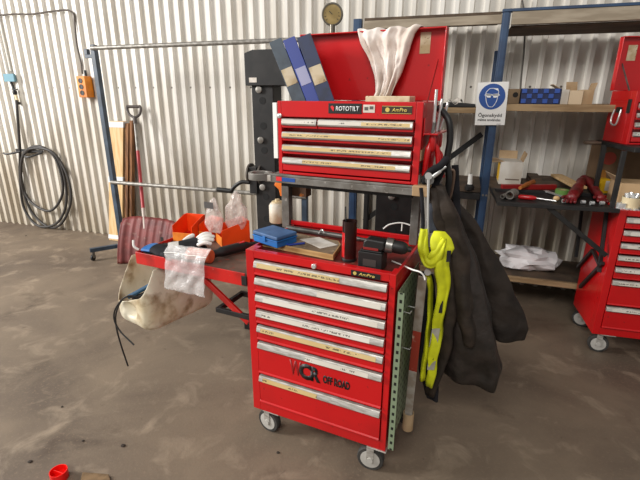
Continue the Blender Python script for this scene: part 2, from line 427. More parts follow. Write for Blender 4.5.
def trolley(fr, label, main):
    t = thing('tool_trolley', label, 'tool trolley', (.345, .23, 0), fr)
    W, D, zb, zt = .69, .455, .149, 1.0
    b = MB()
    b.box((0, 0, zb), (.042, .07, zt)); b.box((.664, 0, zb), (W, .07, zt))         # front stiles
    b.box((.042, 0, .966), (.664, .03, zt)); b.box((.042, .03, .966), (.664, .07, .97)); b.box((.042, 0, zb), (.664, .07, BOT))   # top and bottom rail
    b.box((0, .07, zb), (W, D, .97))
    b.box((0, .07, .97), (.012, D, zt)); b.box((W-.012, .07, .97), (W, D, zt)); b.box((.012, D-.012, .97), (W-.012, D, zt))
    build(b, 'cabinet_body', RED, t, bevel=.003)
    build(MB().box((.044, .032, .97), (.662, .072, .974)).box((.014, .072, .97), (W-.014, D-.014, .974)), 'top_tray', REDW if main else BLK, t)
    for i, z in enumerate(STRIPS):
        zl = (STRIPS[i+1]+.012 if i < 6 else BOT+.004)
        d = MB().box((.046, -.004, zl), (.660, .028, z-.03))
        d.box((.046, .004, z-.03), (.660, .028, z-.004))
        d.prism([(-.004, zl), (-.011, zl+.003), (-.011, zl+.008), (-.004, zl+.014)], .046, .660, 'x')
        dr = build(d, 'drawer', RED, t, bevel=.0018)
        h = MB().prism([(.0, z-.033), (-.014, z-.032), (-.018, z-.027), (-.012, z-.006), (-.008, z-.001), (.006, z), (.006, z-.033)], .048, .658, 'x')
        hn = build(h, 'drawer_handle', ALU, dr, bevel=.001)
        a, c = [(.065, .46), (.36, .64), (.09, .63), (.08, .6), (.07, .63), (.3, .6), (.07, .36)][i] if main else (.08, .63)
        q = lambda s, e: MB().prism([(-.0181, z-.027), (-.0187, z-.027), (-.0135, z-.0075), (-.0129, z-.0075)], s, e, 'x')
        build(q(a, c), 'label_strip', [TAPEY, TAPEW, TAPEW, TAPEW, TAPEY, TAPEW, TAPEY][i] if main else TAPEW, hn)
    for u, v, s in ((.098, .040, 3.0), (.650, .036, 3.25), (.085, .385, 2.6), (.632, .385, 2.9)): caster(t, u, v, s)
    # key lock and name plate
    build(MB().lathe([(.011, 0), (.011, .008), (.008, .011)], (.342, -.002, .979), d=(0, -1, 0), n=16), 'lock', CHROME, t)
    bd = build(MB().box((.505, -.003, .968), (.628, .0, .991)), 'badge', BLK, t, bevel=.001)
    text('AmPro', 'lettering', GOLD, bd, .538, .973, .068, .013, -.0045, shear=.25, bold=.01)
    build(MB().lathe([(.0075, 0), (.0075, .001)], (.522, -.0031, .9795), d=(0, -1, 0), n=14), 'emblem', GOLD, bd)
    return t
T = trolley(TF, 'red seven-drawer tool trolley in the centre with jackets on its side', True)
# drawer print on the sixth drawer
dr6 = [c for c in T.children if c.name.startswith('drawer')][5]
yy = -.0055
text('W', 'printed_letter', INKR, dr6, .216, .418, .062, .078, yy, bold=.02)
text('C', 'printed_letter', INK, dr6, .266, .410, .064, .086, yy-.0004, bold=.06)
text('R', 'printed_letter', INK, dr6, .324, .412, .050, .078, yy, bold=.055)
text('OFF ROAD', 'printed_words', INK, dr6, .386, .420, .130, .042, yy, bold=.05)

# left folding table of the trolley
tb = MB()
tb.box((-.69, 0, .815), (-.012, .006, .880)); tb.box((-.69, .006, .86), (-.684, .45, .880)); tb.box((-.69, .444, .82), (-.012, .45, .880)); tb.box((-.69, .006, .815), (-.684, .45, .86))
tb.box((-.684, .006, .855), (-.012, .444, .861))
tab = build(tb, 'side_table', REDT, T, bevel=.0025)
build(MB().box((-.68, .01, .8612), (-.014, .44, .8632)), 'table_mat', DUST, tab)
build(MB().box((-.030, -.004, .82), (-.001, .02, .868)), 'table_hinge', BLKM, tab, bevel=.002); build(MB().box((-.03, .42, .82), (-.001, .45, .868)), 'table_hinge', BLKM, tab, bevel=.002)
build(MB().bar((-.30, .025, .815), (-.02, .025, .615), .03, .016, ref=(0, 1, 0)), 'table_brace', REDT, tab, bevel=.002)
build(MB().box((-.205, .012, .635), (-.002, .03, .66)).box((-.205, .03, .635), (-.185, .215, .66)).box((-.205, .215, .635), (-.002, .235, .66)).box((-.004, .0, .60), (.002, .25, .68)), 'folding_bracket', BLKM, T, bevel=.002)

# perforated panel on the right side, ruler holder
build(MB().box((.702, .0, .17), (.726, .003, .93)).box((.7, .003, .17), (.703, .36, .93)), 'pegboard_panel', PEG, T)
build(MB().lathe([(.026, 0), (.026, .095), (.022, .095), (.022, .01)], (.735, .235, .105), n=22), 'tube_holder', CARD, T)
build(MB().box((.69, .22, .14), (.712, .25, .165)), 'holder_bracket', BLKM, T)
# stand for the top chest
build(MB().box((-.045, .41, .985), (-.002, .452, 1.27)), 'stand_post', GREYM, T, bevel=.003)
build(MB().box((.634, .42, .985), (.672, .458, 1.27)), 'stand_post', GREYM, T, bevel=.003)
sh = MB().box((-.035, .235, 1.262), (.735, .60, 1.292)).box((-.035, .235, 1.292), (.735, .243, 1.304))
shf = build(sh, 'chest_shelf', GREYM, T, bevel=.003)
build(MB().box((.02, .30, 1.235), (.66, .58, 1.261)), 'shelf_underside', BLKM, shf)
build(MB().box((-.0352, .232, 1.268), (-.0, .2345, 1.296)), 'white_tape', PAPER, shf)
build(MB().box((.03, .233, 1.272), (.06, .2345, 1.292)), 'red_sticker', RPRINT, shf)
build(MB().box((.062, .233, 1.272), (.13, .2345, 1.29)), 'blue_sticker', SIGNB, shf)
build(MB().box((.675, .228, 1.262), (.74, .30, 1.306)), 'end_padding', CARD, shf, bevel=.004)
rg = MB()
def ringfn():
    c = V((-.070, .255, 1.285)); outer = []; n = 28
    for z in (-.016, .016):
        outer.append([rg.bm.verts.new(c+V((math.cos(2*PI*k/n)*.058, math.sin(2*PI*k/n)*.058, z))) for k in range(n)])
    inner = []
    for z in (-.016, .016):
        inner.append([rg.bm.verts.new(c+V((math.cos(2*PI*k/n)*.040, math.sin(2*PI*k/n)*.040, z))) for k in range(n)])
    for k in range(n):
        j = (k+1) % n
        rg.bm.faces.new((outer[0][k], outer[0][j], outer[1][j], outer[1][k])); rg.bm.faces.new((inner[0][k], inner[1][k], inner[1][j], inner[0][j]))
        rg.bm.faces.new((outer[1][k], outer[1][j], inner[1][j], inner[1][k])); rg.bm.faces.new((outer[0][k], inner[0][k], inner[0][j], outer[0][j]))
ringfn(); rg.box((-.036, .235, 1.269), (-.02, .30, 1.299))
build(rg, 'tool_ring', GREYM, shf, bevel=.002)
build(MB().box((.0, .425, 1.004), (.634, .437, 1.028)), 'back_rail', RED, T, bevel=.003)
# second, horizontal lip of the stand behind the rail
loop = catmull([(.50, .445, 1.04), (.53, .446, 1.065), (.59, .447, 1.08), (.65, .446, 1.065), (.675, .445, 1.03)], 6)
build(MB().tube(loop, .0035, 8).cyl((.59, .447, 1.08), (.59, .447, 1.04), .003, n=8), 'wire_hoop', WHITE, T)
build(MB().lathe([(.045, 0), (.045, .006)], (-.085, .455, .995), n=24).box((-.075, .44, .996), (-.04, .452, 1.0)), 'can_bracket', BLKM, T)

# ------------------------------------------------------------------ top chests
def chest(fr, u0, v0, z0, label, main):
    W, D, H = .655, .31, .326
    t = thing('tool_chest', label, 'tool chest', (u0+W/2, v0+D/2, z0), fr)
    X = lambda a, b, c: (u0+a, v0+b, z0+c)
    b = MB()
    b.box(X(0, 0, 0), X(.02, .06, H)); b.box(X(W-.028, 0, 0), X(W, .06, H))
    b.box(X(.02, 0, .258), X(W-.028, .06, H)); b.box(X(.02, 0, 0), X(W-.028, .06, .012))
    b.box(X(0, .06, 0), X(W, D, .262))
    b.box(X(0, .06, .262), X(.01, D, H)); b.box(X(W-.01, .06, .262), X(W, D, H)); b.box(X(.01, D-.01, .262), X(W-.01, D, H))
    build(b, 'chest_body', RED, t, bevel=.003)
    rows = [(.251, .204), (.194, .147), (.137, .089), (.079, .012)]
    k = 0
    for i, (zt, zl) in enumerate(rows):
        for a, c in (((.024, .2), (.204, .622)) if i == 0 else ((.024, .622),)):
            d = MB().box(X(a, -.003, zl+.007), X(c, .028, zt-.022)).box(X(a, .004, zt-.022), X(c, .028, zt-.002))
            dr = build(d, 'drawer', RED, t, bevel=.0018)
            h = MB().prism([(v0, z0+zt-.030), (v0-.012, z0+zt-.028), (v0-.015, z0+zt-.022), (v0-.011, z0+zt-.005), (v0-.008, z0+zt-.001), (v0+.006, z0+zt), (v0+.006, z0+zt-.03)], u0+a+.002, u0+c-.002, 'x')
            hn = build(h, 'drawer_handle', ALU, dr, bevel=.001)
            s = lambda e, f: MB().prism([(v0-.0151, z0+zt-.021), (v0-.0157, z0+zt-.021), (v0-.0123, z0+zt-.0065), (v0-.0117, z0+zt-.0065)], u0+e, u0+f, 'x')
            if main:
                for e, f, mt in [[(.03, .19, TAPEW)], [(.21, .40, TAPEW), (.405, .61, TAPEY)], [(.03, .615, TAPEY)], [(.03, .54, TAPEY)], [(.13, .56, TAPEY)]][k]:
                    build(s(e, f), 'label_strip', mt, hn)
            else: build(s(a+.02, c-.02), 'label_strip', TAPEW, hn)
            k += 1
    # open lid standing up behind
    lid = MB(); h = .30 if main else .335; zt = H
    e = .018; lid.box(X(-e, D-.008, zt+.002), X(W+e, D, zt+h)); lid.box(X(-e, D-.05, zt+.004), X(.006-e, D-.008, zt+h)); lid.box(X(W-.006+e, D-.05, zt+.004), X(W+e, D-.008, zt+h)); lid.box(X(-e, D-.05, zt+h-.006), X(W+e, D-.008, zt+h))
    ld = build(lid, 'lid', RED, t, bevel=.003)
    for a in ([.012, W-.012] if main else [.012]):
        build(MB().bar(X(a, .10, H-.02), X(a, D-.03, H+.17), .012, .003, ref=(1, 0, 0)), 'lid_stay', STEEL if not main else mat('stay_red', '8c1512', .4), ld)
    if main:
        bd = build(MB().box(X(.252, -.003, .277), X(.402, 0, .318)), 'badge', BLK, t, bevel=.001)
        text('ROTOTILT', 'lettering', WPRINT, bd, u0+.287, z0+.288, .105, .019, v0-.0045, bold=.012, shear=.1)
        build(MB().prism([(u0+.262, z0+.304), (u0+.270, z0+.309), (u0+.279, z0+.302), (u0+.276, z0+.285), (u0+.270, z0+.292), (u0+.266, z0+.297)], v0-.0042, v0-.003), 'emblem', RPRINT, bd)
        s = build(MB().box(X(.408, -.002, .283), X(.458, 0, .314)), 'white_sticker', PAPER, t)
        build(MB().box(X(.414, -.0028, .292), X(.430, -.002, .305)).box(X(.436, -.0028, .296), X(.452, -.002, .308)), 'sticker_print', mat('grey_print', '55504c', .6), s)
        bd = build(MB().box(X(.488, -.003, .280), X(.612, 0, .311)), 'badge', mat('dark_brown_badge', '3a3024', .4), t, bevel=.001)
        bd['label'] = 'dark badge with gold frame and gold lettering'
        text('AmPro', 'lettering', GOLD, bd, u0+.53, z0+.288, .062, .015, v0-.0045, shear=.25, bold=.01)
        build(MB().lathe([(.009, 0), (.009, .001)], (u0+.512, v0-.0031, z0+.2955), d=(0, -1, 0), n=14), 'emblem', GOLD, bd)
        for e in (.281, .3085): build(MB().box(X(.49, -.0036, e), X(.61, -.003, e+.0015)), 'badge_line', GOLD, bd)
        build(MB().lathe([(.011, 0), (.011, .006), (.007, .009)], X(.012, 0, .262), d=(0, -1, 0), n=16), 'lock', CHROME, t)
        build(MB().box(X(-.024, -.002, .07), X(-.002, .018, .318)), 'white_side_plate', WHITE, t, bevel=.002)
        build(MB().box(X(.555, D-.0105, H+.20), X(.60, D-.0085, H+.285)), 'paper_sticker', PAPERY, ld)
    else:
        build(MB().box(X(.04, D-.0105, H+.19), X(.095, D-.0085, H+.285)), 'paper_sticker', PAPERY, ld)
        hd = MB().box(X(-.006, .19, .19), X(.0, .24, .285))
        build(MB().box(X(-.005, .035, .19), X(0, .075, .275)), 'handle_plate', BLK, t, bevel=.002)
        ho = build(MB().box(X(-.012, .13, .19), X(0, .19, .225)), 'carry_handle', BLK, t, bevel=.003)
        lp = catmull([X(-.012, .20, .21), X(-.02, .205, .16), X(-.022, .19, .12), X(-.022, .13, .115), X(-.02, .115, .16), X(-.012, .12, .21)], 5)
        build(MB().tube(lp, .006, 10), 'handle_bail', CHROME, ho)
    return t
CH = chest(TF, .037, .25, 1.304, 'red tool chest with open lid on stand above the middle trolley', True)

# ------------------------------------------------------------------ binders, rag and papers in the chest
def binder(m, m2, lab, pb, pt, w, y, labm, prot=0):
    pb = V((pb[0], y, pb[1])); pt = V((pt[0], y+.02, pt[1])); d = (pt-pb).normalized(); L = (pt-pb).length
    sx = V((0, 1, 0)).cross(d).normalized(); ny = d.cross(sx)
    M = Matrix(((sx.x, ny.x, d.x, pb.x), (sx.y, ny.y, d.y, pb.y), (sx.z, ny.z, d.z, pb.z), (0, 0, 0, 1))) @ Matrix.Rotation(math.radians(26), 4, 'Z')
    t = thing('ring_binder', lab, 'binder', pb, TF, 'ring binders standing in the open tool chest')
    build(MB().box((-w/2, -.004, 0), (w/2, 0, L), M).box((-w/2, 0, 0), (-w/2+.003, .13, L), M).box((w/2-.003, 0, 0), (w/2, .13, L), M), 'cover', m, t, bevel=.0015)
    build(MB().box((-w/2+.006, .012, .01), (w/2-.006, .124, L-.008), M), 'pages', PAPER, t)
    build(MB().box((-w/2+.004, -.0052, L*.40), (w/2-.004, -.004, L*.62), M), 'spine_label', labm, t)
    return t
B1 = binder(GREYBL, None, 'grey-blue binder, leftmost of three leaning in the chest', (.122, 1.57), (-.035, 1.893), .060, .35, PAPERY)
B2 = binder(ROYAL, None, 'bright blue binder with lilac spine label between two darker binders', (.195, 1.57), (.036, 1.897), .056, .35, LILAC)
B3 = binder(NAVY, None, 'navy blue binder nearest the white rag', (.262, 1.57), (.112, 1.905), .064, .35, PAPERY)

def lerp(a, b, t): return a+(b-a)*t
def pwl(tab, t):
    for (a, x), (b, y) in zip(tab, tab[1:]):
        if t <= b: return lerp(x, y, (t-a)/(b-a))
    return tab[-1][1]
def ragfn(s, t):
    l = pwl([(0, .312), (.12, .312), (.3, .335), (.5, .385), (.72, .412), (.88, .42), (1, .405)], t)
    r = pwl([(0, .62), (.12, .60), (.2, .575), (.5, .545), (.7, .525), (.86, .50), (1, .48)], t)
    u = lerp(l, r, s)
    z = pwl([(0, 1.915), (.06, 1.938), (.12, 1.936), (1, 1.625)], t)
    amp = .006+.012*min(1, t*1.3)
    fold = math.sin(s*19+t*2.2)*amp+math.sin(s*33-t*3)*amp*.5+noise.noise(V((s*5, t*6, 3)))*.014+noise.noise(V((s*14, t*11, 8)))*.006+abs(noise.noise(V((s*8+t*3, t*4, 1))))*.012
    v = pwl([(0, .575), (.06, .552), (.12, .500), (.3, .495), (1, .47)], t)+(fold if t > .1 else fold*.3)
    z += noise.noise(V((s*9, 7, t*3)))*.006+math.sin(s*23)*.004*(1-t)
    return V((u, v, z))
single(MB().grid(ragfn, 56, 44), 'rag', 'white cloth rag draped over the open lid of the red chest', 'rag', RAG, TF, solid=.002, ang=180)
# loose paper lying on the chest contents under the rag
single(MB().box((.40, .40, 1.575), (.60, .50, 1.652)), 'paper_box', 'beige paper packet lying in the chest below the white rag', 'packet', PAPERY, TF, bevel=.004)

# ------------------------------------------------------------------ things on the main trolley top
Z0 = .9745
bo = MB(); bp = [(.0, .125), (.385, .098), (.36, .245), (.33, .29), (.0, .32)]
bo.prism(bp, Z0+.001, Z0+.026, 'z')
wbd = thing('wooden_board', 'pale wooden board on the trolley top under the blue case', 'board', (.2, .2, Z0), TF)
build(bo, 'board', WOODX, wbd, bevel=.002)
build(MB().prism([(.004, .130), (.379, .104), (.355, .243), (.326, .285), (.004, .316)], Z0+.026, Z0+.0264, 'z'), 'worn_top', mat('weathered_wood', '8d7960', .8, col2='6f5c48', nscale=14, col3='a89478', n3=30, lo3=.6, hi3=.7), wbd)
single(MB().prism([(.155, .225), (.30, .150), (.352, .225), (.225, .295)], Z0+.0266, Z0+.0285, 'z'), 'paper_note', 'grey dirty sheet of paper lying on the wooden board', 'paper', PAPER, TF)
cs = thing('case', 'blue plastic case with scuffed lid on the wooden board', 'case', (.06, .15, Z0+.027), TF)
a = math.radians(-17); R2 = Matrix.Translation((.066, .148, Z0+.0275)) @ Matrix.Rotation(a, 4, 'Z')
build(MB().box((-.082, -.062, 0), (.082, .062, .033), R2).box((-.086, -.066, .027), (.086, .066, .033), R2), 'case_body', BLUE, cs, bevel=.004)
build(MB().box((-.084, -.064, .034), (.084, .064, .052), R2), 'case_lid', BLUEL, cs, bevel=.006)
build(MB().box((-.008, -.070, .018), (.010, -.066, .042), R2), 'latch', BLUE, cs, bevel=.001)
single(MB().tube([(.10, .13, Z0+.033), (.16, .12, Z0+.033), (.21, .17, Z0+.033)], .005, 8), 'blue_pen', 'blue pen lying beside the blue case', 'pen', ROYAL, TF)
cn = thing('spray_tin', 'dark cylindrical tin with red band standing behind trolley name plate', 'tin', (.443, .135, Z0), TF)
build(MB().lathe([(.031, 0), (.031, .178), (.027, .178), (.027, .03)], (.443, .135, Z0), n=30), 'tin_body', mat('dark_tin', '2b1512', .35, .3, col2='4d1210', nscale=9), cn)
build(MB().lathe([(.0316, .0), (.0325, .004), (.0325, .012), (.0316, .014)], (.443, .135, Z0), n=30), 'base_ring', BLK, cn)
build(MB().grid(lambda s, t: V((.443+.0318*math.cos(PI*(1.02+.38*s)), .135+.0318*math.sin(PI*(1.02+.38*s)), Z0+.02+.11*t)), 10, 2), 'red_label', RED, cn)
single(MB().cyl((.432, .135, Z0+.034), (.420, .14, Z0+.235), .003, n=8), 'scriber', 'thin dark rod standing in the dark tin', 'rod', BLKM, TF)
# impact wrench
iw = thing('impact_wrench', 'black cordless impact wrench lying on the trolley top', 'power tool', (.6, .12, Z0), TF)
build(MB().box((.510, .062, Z0+.001), (.628, .150, Z0+.088)).box((.516, .07, Z0+.088), (.622, .145, Z0+.096)), 'battery', BLK, iw, bevel=.006)
build(MB().box((.535, .0608, Z0+.02), (.60, .0625, Z0+.055)), 'battery_label', mat('dim_print', '3d3633', .5), iw)
hd = MB().prism([(.525, Z0+.096), (.618, Z0+.096), (.632, Z0+.108), (.632, Z0+.146), (.545, Z0+.150), (.528, Z0+.135)], .075, .140)
build(hd, 'housing', BLK, iw, bevel=.008, seg=3)
build(MB().box((.530, .071, Z0+.098), (.605, .0745, Z0+.110)), 'red_stripe', mat('dull_red', '7d1a16', .5), iw, bevel=.001)
build(MB().lathe([(.036, 0), (.036, .03), (.030, .034)], (.632, .108, Z0+.124), d=(1, .15, -.12), n=24), 'gear_collar', STEEL, iw)
build(MB().lathe([(.031, .0), (.031, .045), (.024, .062), (.014, .07), (.012, .085)], (.664, .113, Z0+.120), d=(1, .15, -.12), n=24), 'nose', BLK, iw)
for c_ in iw.children:
    k_ = .86; piv = V((.512-.6, -.055, 0))
    for v in c_.data.vertices: v.co = piv+(v.co-piv)*k_
# bar at the back of the tray, white lead
single(MB().tube([(.0, .385, Z0+.022), (.30, .392, Z0+.016), (.40, .394, Z0+.014)], [.014, .013, .011], 14).cyl((.40, .394, Z0+.014), (.52, .396, Z0+.012), .009, n=12), 'breaker_bar', 'grey steel bar lying along the back of the trolley top', 'bar', STEEL, TF)
single(MB().tube(catmull([(.19, .372, Z0+.02), (.21, .36, Z0+.045), (.225, .36, Z0+.03)], 4), .004, 8), 'metal_pin', 'small bent metal pin on the steel bar', 'pin', CHROME, TF)
wp = [flat(392, 261, Z0+.006, TF), flat(402, 265, Z0+.012, TF), flat(412, 269.5, 1.004, TF), flat(420, 272, 1.006, TF), at(424, 276, .06, TF), at(425, 280, .06, TF)]
single(MB().tube(catmull(wp, 6), .0032, 8), 'white_wire', 'thin white wire lying over right edge of the trolley top', 'wire', WHITE, TF)
sp = thing('spray_can', 'white dirty spray can behind the blue case', 'can', (-.085, .455, 1.001), TF)
build(MB().lathe([(.043, 0), (.045, .004), (.045, .092), (.038, .104), (.030, .108)], (-.092, .445, 1.002), n=26), 'can_body', mat('dirty_white_can', 'd8cfbf', .5, col2='b7a386', nscale=8), sp)
build(MB().lathe([(.030, 0), (.030, .006), (.012, .007), (.012, .018)], (-.092, .445, 1.11), n=20), 'can_cap', CREAM, sp)
single(MB().prism([(-.098, 1.205), (-.082, 1.24), (-.045, 1.24), (-.045, 1.15), (-.062, 1.15), (-.07, 1.185)], .425, .46), 'orange_hook_tool', 'orange tool handle hanging below left end of the chest shelf', 'tool', ORANGEY, TF, bevel=.004)
single(MB().box((.0, .44, 1.155), (.085, .50, 1.2345)), 'small_carton', 'small brown and orange carton hung under the chest shelf', 'box', mat('brown_orange_carton', '5a3a22', .7, col2='d2731c', nscale=11, lo=.62, hi=.66), TF, bevel=.003)

# ------------------------------------------------------------------ things on the left folding table
ZT = .8634
def bin_(c, rot, w, d, h, lab):
    M = Matrix.Translation((c[0], c[1], ZT)) @ Matrix.Rotation(rot, 4, 'Z'); t_ = .004
    t = thing('picking_bin', lab, 'bin', (c[0], c[1], ZT), TF, 'orange picking bins on the red side table')
    b = MB().box((-w/2, 0, 0), (w/2, d, t_), M).box((-w/2, d-t_, t_), (w/2, d, h), M)
    for s in (-1, 1):
        x = s*(w/2-t_/2)
        poly = [(0, 0), (d, 0), (d, h), (d*.85, h), (d*.0, h*.72), (0, h*.5)]
        q = MB(); n0 = len(b.bm.verts)
        b.prism(poly, x-t_/2, x+t_/2, 'x')
        b.bm.verts.ensure_lookup_table()
        for v in b.bm.verts[n0:]: v.co = M @ v.co
    build(b, 'bin_shell', ORANGE, t, bevel=.0015)
    build(MB().box((-w/2, -.004, 0), (w/2, 0, h*.42), M), 'front_wall', mat('light_orange_plastic', 'ee8a2c', .5, col2='d96f1c', nscale=20), t, bevel=.0015)
    return t
bin_((-.615, .275), math.radians(10), .125, .155, .125, 'orange picking bin nearest the snow shovel')
bin_((-.512, .345), math.radians(-8), .10, .10, .12, 'orange picking bin between two others, under clear plastic bags')
bin_((-.40, .325), math.radians(-36), .115, .16, .13, 'orange picking bin nearest the tool trolley')
def bagfn(c, w, h, lean, seed, depth=.05):
    def fn(s, t):
        a = 2*PI*s; k = math.sin(PI*min(1, .12+t*.9))**.6*(1-.55*t*t)
        x = math.cos(a)*w/2*k; y = math.sin(a)*depth*k
        p = V((c[0]+x+lean*t, c[1]+y, c[2]+h*t))
        return p+V((noise.noise(V((p.x*30, p.y*30, seed)))*.014, noise.noise(V((p.x*25, p.z*25, seed+5)))*.014, noise.noise(V((p.y*25, p.z*28, seed+9)))*.012))
    return fn
bg = thing('plastic_bag', 'clear plastic bag with dark printed label in the orange bins', 'bag', (-.45, .35, .90), TF, 'clear plastic bags in the bins')
build(MB().grid(bagfn((-.435, .33, .93), .13, .20, .01, 3, .035), 26, 16, wrap=True), 'bag_film', FILM2, bg)
build(MB().box((-.455, .288, 1.075), (-.395, .2895, 1.11)), 'bag_label', mat('dark_label', '4a4645', .6), bg)
single(MB().grid(bagfn((-.335, .40, .93), .15, .235, .01, 8), 28, 18, wrap=True), 'plastic_bag', 'tall clear plastic bag standing behind the labelled bag', 'bag', FILM2, TF, 'clear plastic bags in the bins')
def glove(label, name, base, d, L, m1, m2, cuffm, seed, fat=1.0):
    """work glove lying on a surface: palm with five separate fingers and a cuff"""
    base = V(base); d = V((d[0], d[1], 0)).normalized(); n = V((-d.y, d.x, 0)); up_ = V((0, 0, 1))
    t = thing(name, label, 'glove', base, TF if seed < 50 else RF)
    hw = .048*fat
    def palm(s, q):
        a = 2*PI*s; w = pwl([(0, .8), (.3, .9), (.8, 1.1), (1, .95)], q)*hw; th = .019*fat*(1-.25*q)
        return base+d*(L*.52*q)+n*math.cos(a)*w+up_*(th+math.sin(a)*th)
    build(MB().grid(palm, 20, 8, wrap=True), 'palm', m1, t, ang=60)
    for i, (o, l) in enumerate(((-.75, .36), (-.26, .44), (.24, .47), (.72, .40))):
        b = base+d*(L*.49)+n*hw*o+up_*.016
        fl_ = [b, b+d*L*l*.4+n*o*.012+up_*.012, b+d*L*l*.75+n*o*.02+up_*.008, b+d*L*l+n*o*.022-up_*.003]
        build(MB().tube(catmull(fl_, 4), [.0115*fat]*4+[.0115*fat]*5+[.010*fat]*3+[.005], 10), 'finger', m2, t)
    b = base+d*L*.12+n*hw*.8+up_*.015
    build(MB().tube(catmull([b, b+d*L*.14+n*.03, b+d*L*.30+n*.045+up_*.004], 4), [.014*fat]*6+[.012]*2+[.006], 10), 'thumb', m2, t)
    build(MB().grid(lambda s, q: base-d*(L*.28*q)+n*math.cos(2*PI*s)*hw*(.8+.2*q)+up_*(.019+.018*math.sin(2*PI*s)), 20, 4, wrap=True), 'cuff', cuffm, t)
    return t
BLKF = mat('black_fabric', '19181a', .85, col2='262529', nscale=14, spec=.2)
GREYF = mat('pale_grey_fabric', 'c6c2bb', .85, col2='9c978e', nscale=14)
glove('black and pale grey work glove lying before the orange bins', 'work_glove', (-.56, .12, ZT+.001), (.95, .25), .20, GREYF, BLKF, BLKF, 1)
g2 = glove('white-fingered work glove lying against the middle orange bin', 'work_glove', (-.475, .10, ZT+.035), (.75, .65), .19, BLKF, WHITE, GREYF, 2)
g2.rotation_euler.rotate_axis('X', math.radians(14))
glove('black glove with blue cuff on left end of the red side table', 'work_glove', (-.615, .075, ZT+.001), (1, -.1), .19, BLKF, BLKF, BLUE, 3, 1.2)
single(MB().lathe([(.030, 0), (.034, .005), (.034, .125), (.030, .13)], (-.385, .06, ZT+.0345), d=(1, .12, 0), n=24), 'orange_roll', 'orange translucent roll lying above the hanging zip bag', 'roll', mat('faded_orange', 'e8794a', .5, col2='d2603a', nscale=12), TF)
bt = thing('air_tool', 'long black air tool with red detail by trolley corner', 'tool', (-.2, .25, ZT), TF)
build(MB().tube(catmull([(-.285, .10, ZT+.03), (-.25, .17, ZT+.034), (-.20, .28, ZT+.034), (-.13, .40, ZT+.028)], 5), [.02]*4+[.026]*7+[.016]*5, 14), 'tool_body', BLK, bt)
build(MB().bar((-.235, .21, ZT+.052), (-.20, .28, ZT+.060), .018, .006), 'red_trigger', RED, bt, bevel=.001)
single(MB().bar((-.66, .17, ZT+.008), (-.52, .24, ZT+.008), .02, .014), 'steel_file', 'thin dark file lying behind the black gloves', 'file', BLKM, TF, bevel=.002)
single(MB().tube(catmull([(-.695, .03, .882), (-.715, .02, .90), (-.725, .03, .93)], 4), .006, 8), 'table_catch', 'bent white rod hooked on left end of the red table', 'rod', WHITE, TF)

# zip bag hanging over the front rim
def zipfn(s, t):
    u = lerp(-.463, -.205, s)+(.008*math.sin(t*3))*(1-2*s)-.03*t*.6; z = lerp(.952, .73, t)-.02*(1-s)*t*0+.012*s*(1-t)
    v = pwl([(0, .028), (.1, -.002), (.2, -.014), (1, -.022)], t)+noise.noise(V((s*6, t*5, 2)))*.012-.012
    return V((u, v, z))
zb_ = thing('zip_bag', 'clear zip bag hanging over front rim of the red side table', 'bag', (-.33, -.01, .73), TF)
build(MB().grid(zipfn, 26, 26), 'bag_film', FILM, zb_, solid=.0012, ang=180)
build(MB().tube([zipfn(k/10, .14)+V((0, -.002, 0)) for k in range(11)], .0025, 6), 'zip_strip', WHITE, zb_)

# cut canister under the table, with cables
def canister():
    M = Matrix.Translation((-.735, -.045, .446)) @ Matrix.Rotation(math.radians(-12), 4, 'Z')
    w, l, h = .295, .46, .352
    bm = bmesh.new()
    def ring(z, k, rad):
        out = []
        for cx, cy, a0 in ((w/2-rad, l-rad, 0), (-w/2+rad, l-rad, 90), (-w/2+rad, rad, 180), (w/2-rad, rad, 270)):
            for i in range(6):
                a = math.radians(a0+i*18); out.append(V(((cx+rad*math.cos(a))*k, l/2+(cy+rad*math.sin(a)-l/2)*k, z)))
        return out
    rows = [(0, .80), (.012, .90), (.035, .97), (.07, 1), (.12, 1), (.17, 1), (.22, 1), (.27, 1), (.31, .995), (h, .98)]
    R_ = [[bm.verts.new(p) for p in ring(z, k, .055)] for z, k in rows]
    n = len(R_[0])
    for A, B in zip(R_, R_[1:]):
        for i in range(n): bm.faces.new((A[i], A[(i+1) % n], B[(i+1) % n], B[i]))
    bm.faces.new(R_[0][::-1])
    bmesh.ops.delete(bm, geom=[f for f in bm.faces if len(f.verts) > 4], context='FACES_ONLY')
    bmesh.ops.subdivide_edges(bm, edges=[e for e in bm.edges if e.calc_length() > .06 and abs(e.verts[0].co.z-e.verts[1].co.z) < 1e-5], cuts=11, use_grid_fill=True)
    bmesh.ops.subdivide_edges(bm, edges=[e for e in bm.edges if e.calc_length() > .03 and abs(e.verts[0].co.z-e.verts[1].co.z) > 1e-3], cuts=2, use_grid_fill=True)
    bmesh.ops.holes_fill(bm, edges=[e for e in bm.edges if e.is_boundary and e.verts[0].co.z < .001], sides=0)
    # hollow of the moulded grip on the end face
    for v in bm.verts:
        if v.co.y < .08:
            dx = (v.co.x+.0)/.052; dz = (v.co.z-.112)/.042; q = dx*dx+dz*dz
            if q < 1: v.co.y += .10*(1-q)
        v.co += V((noise.noise(v.co*7), noise.noise(v.co*7+V((5, 0, 0))), noise.noise(v.co*7+V((0, 9, 0)))))*.006
    # cut open: sloping cut from the front end up to the table
    geom = bm.verts[:]+bm.edges[:]+bm.faces[:]
    nrm = V((-.16, -.87, .47)).normalized()
    bmesh.ops.bisect_plane(bm, geom=geom, plane_co=V((0, .0, .165)), plane_no=nrm, clear_outer=True)
    for v in bm.verts: v.co = M @ v.co
    m = MB(); m.bm.free(); m.bm = bm
    return m
jg = thing('plastic_canister', 'dirty white plastic canister cut open and hanging below red side table', 'canister', (-.72, .15, .455), TF)
build(canister(), 'canister_shell', JUG, jg, solid=.005, sub=1, ang=60)
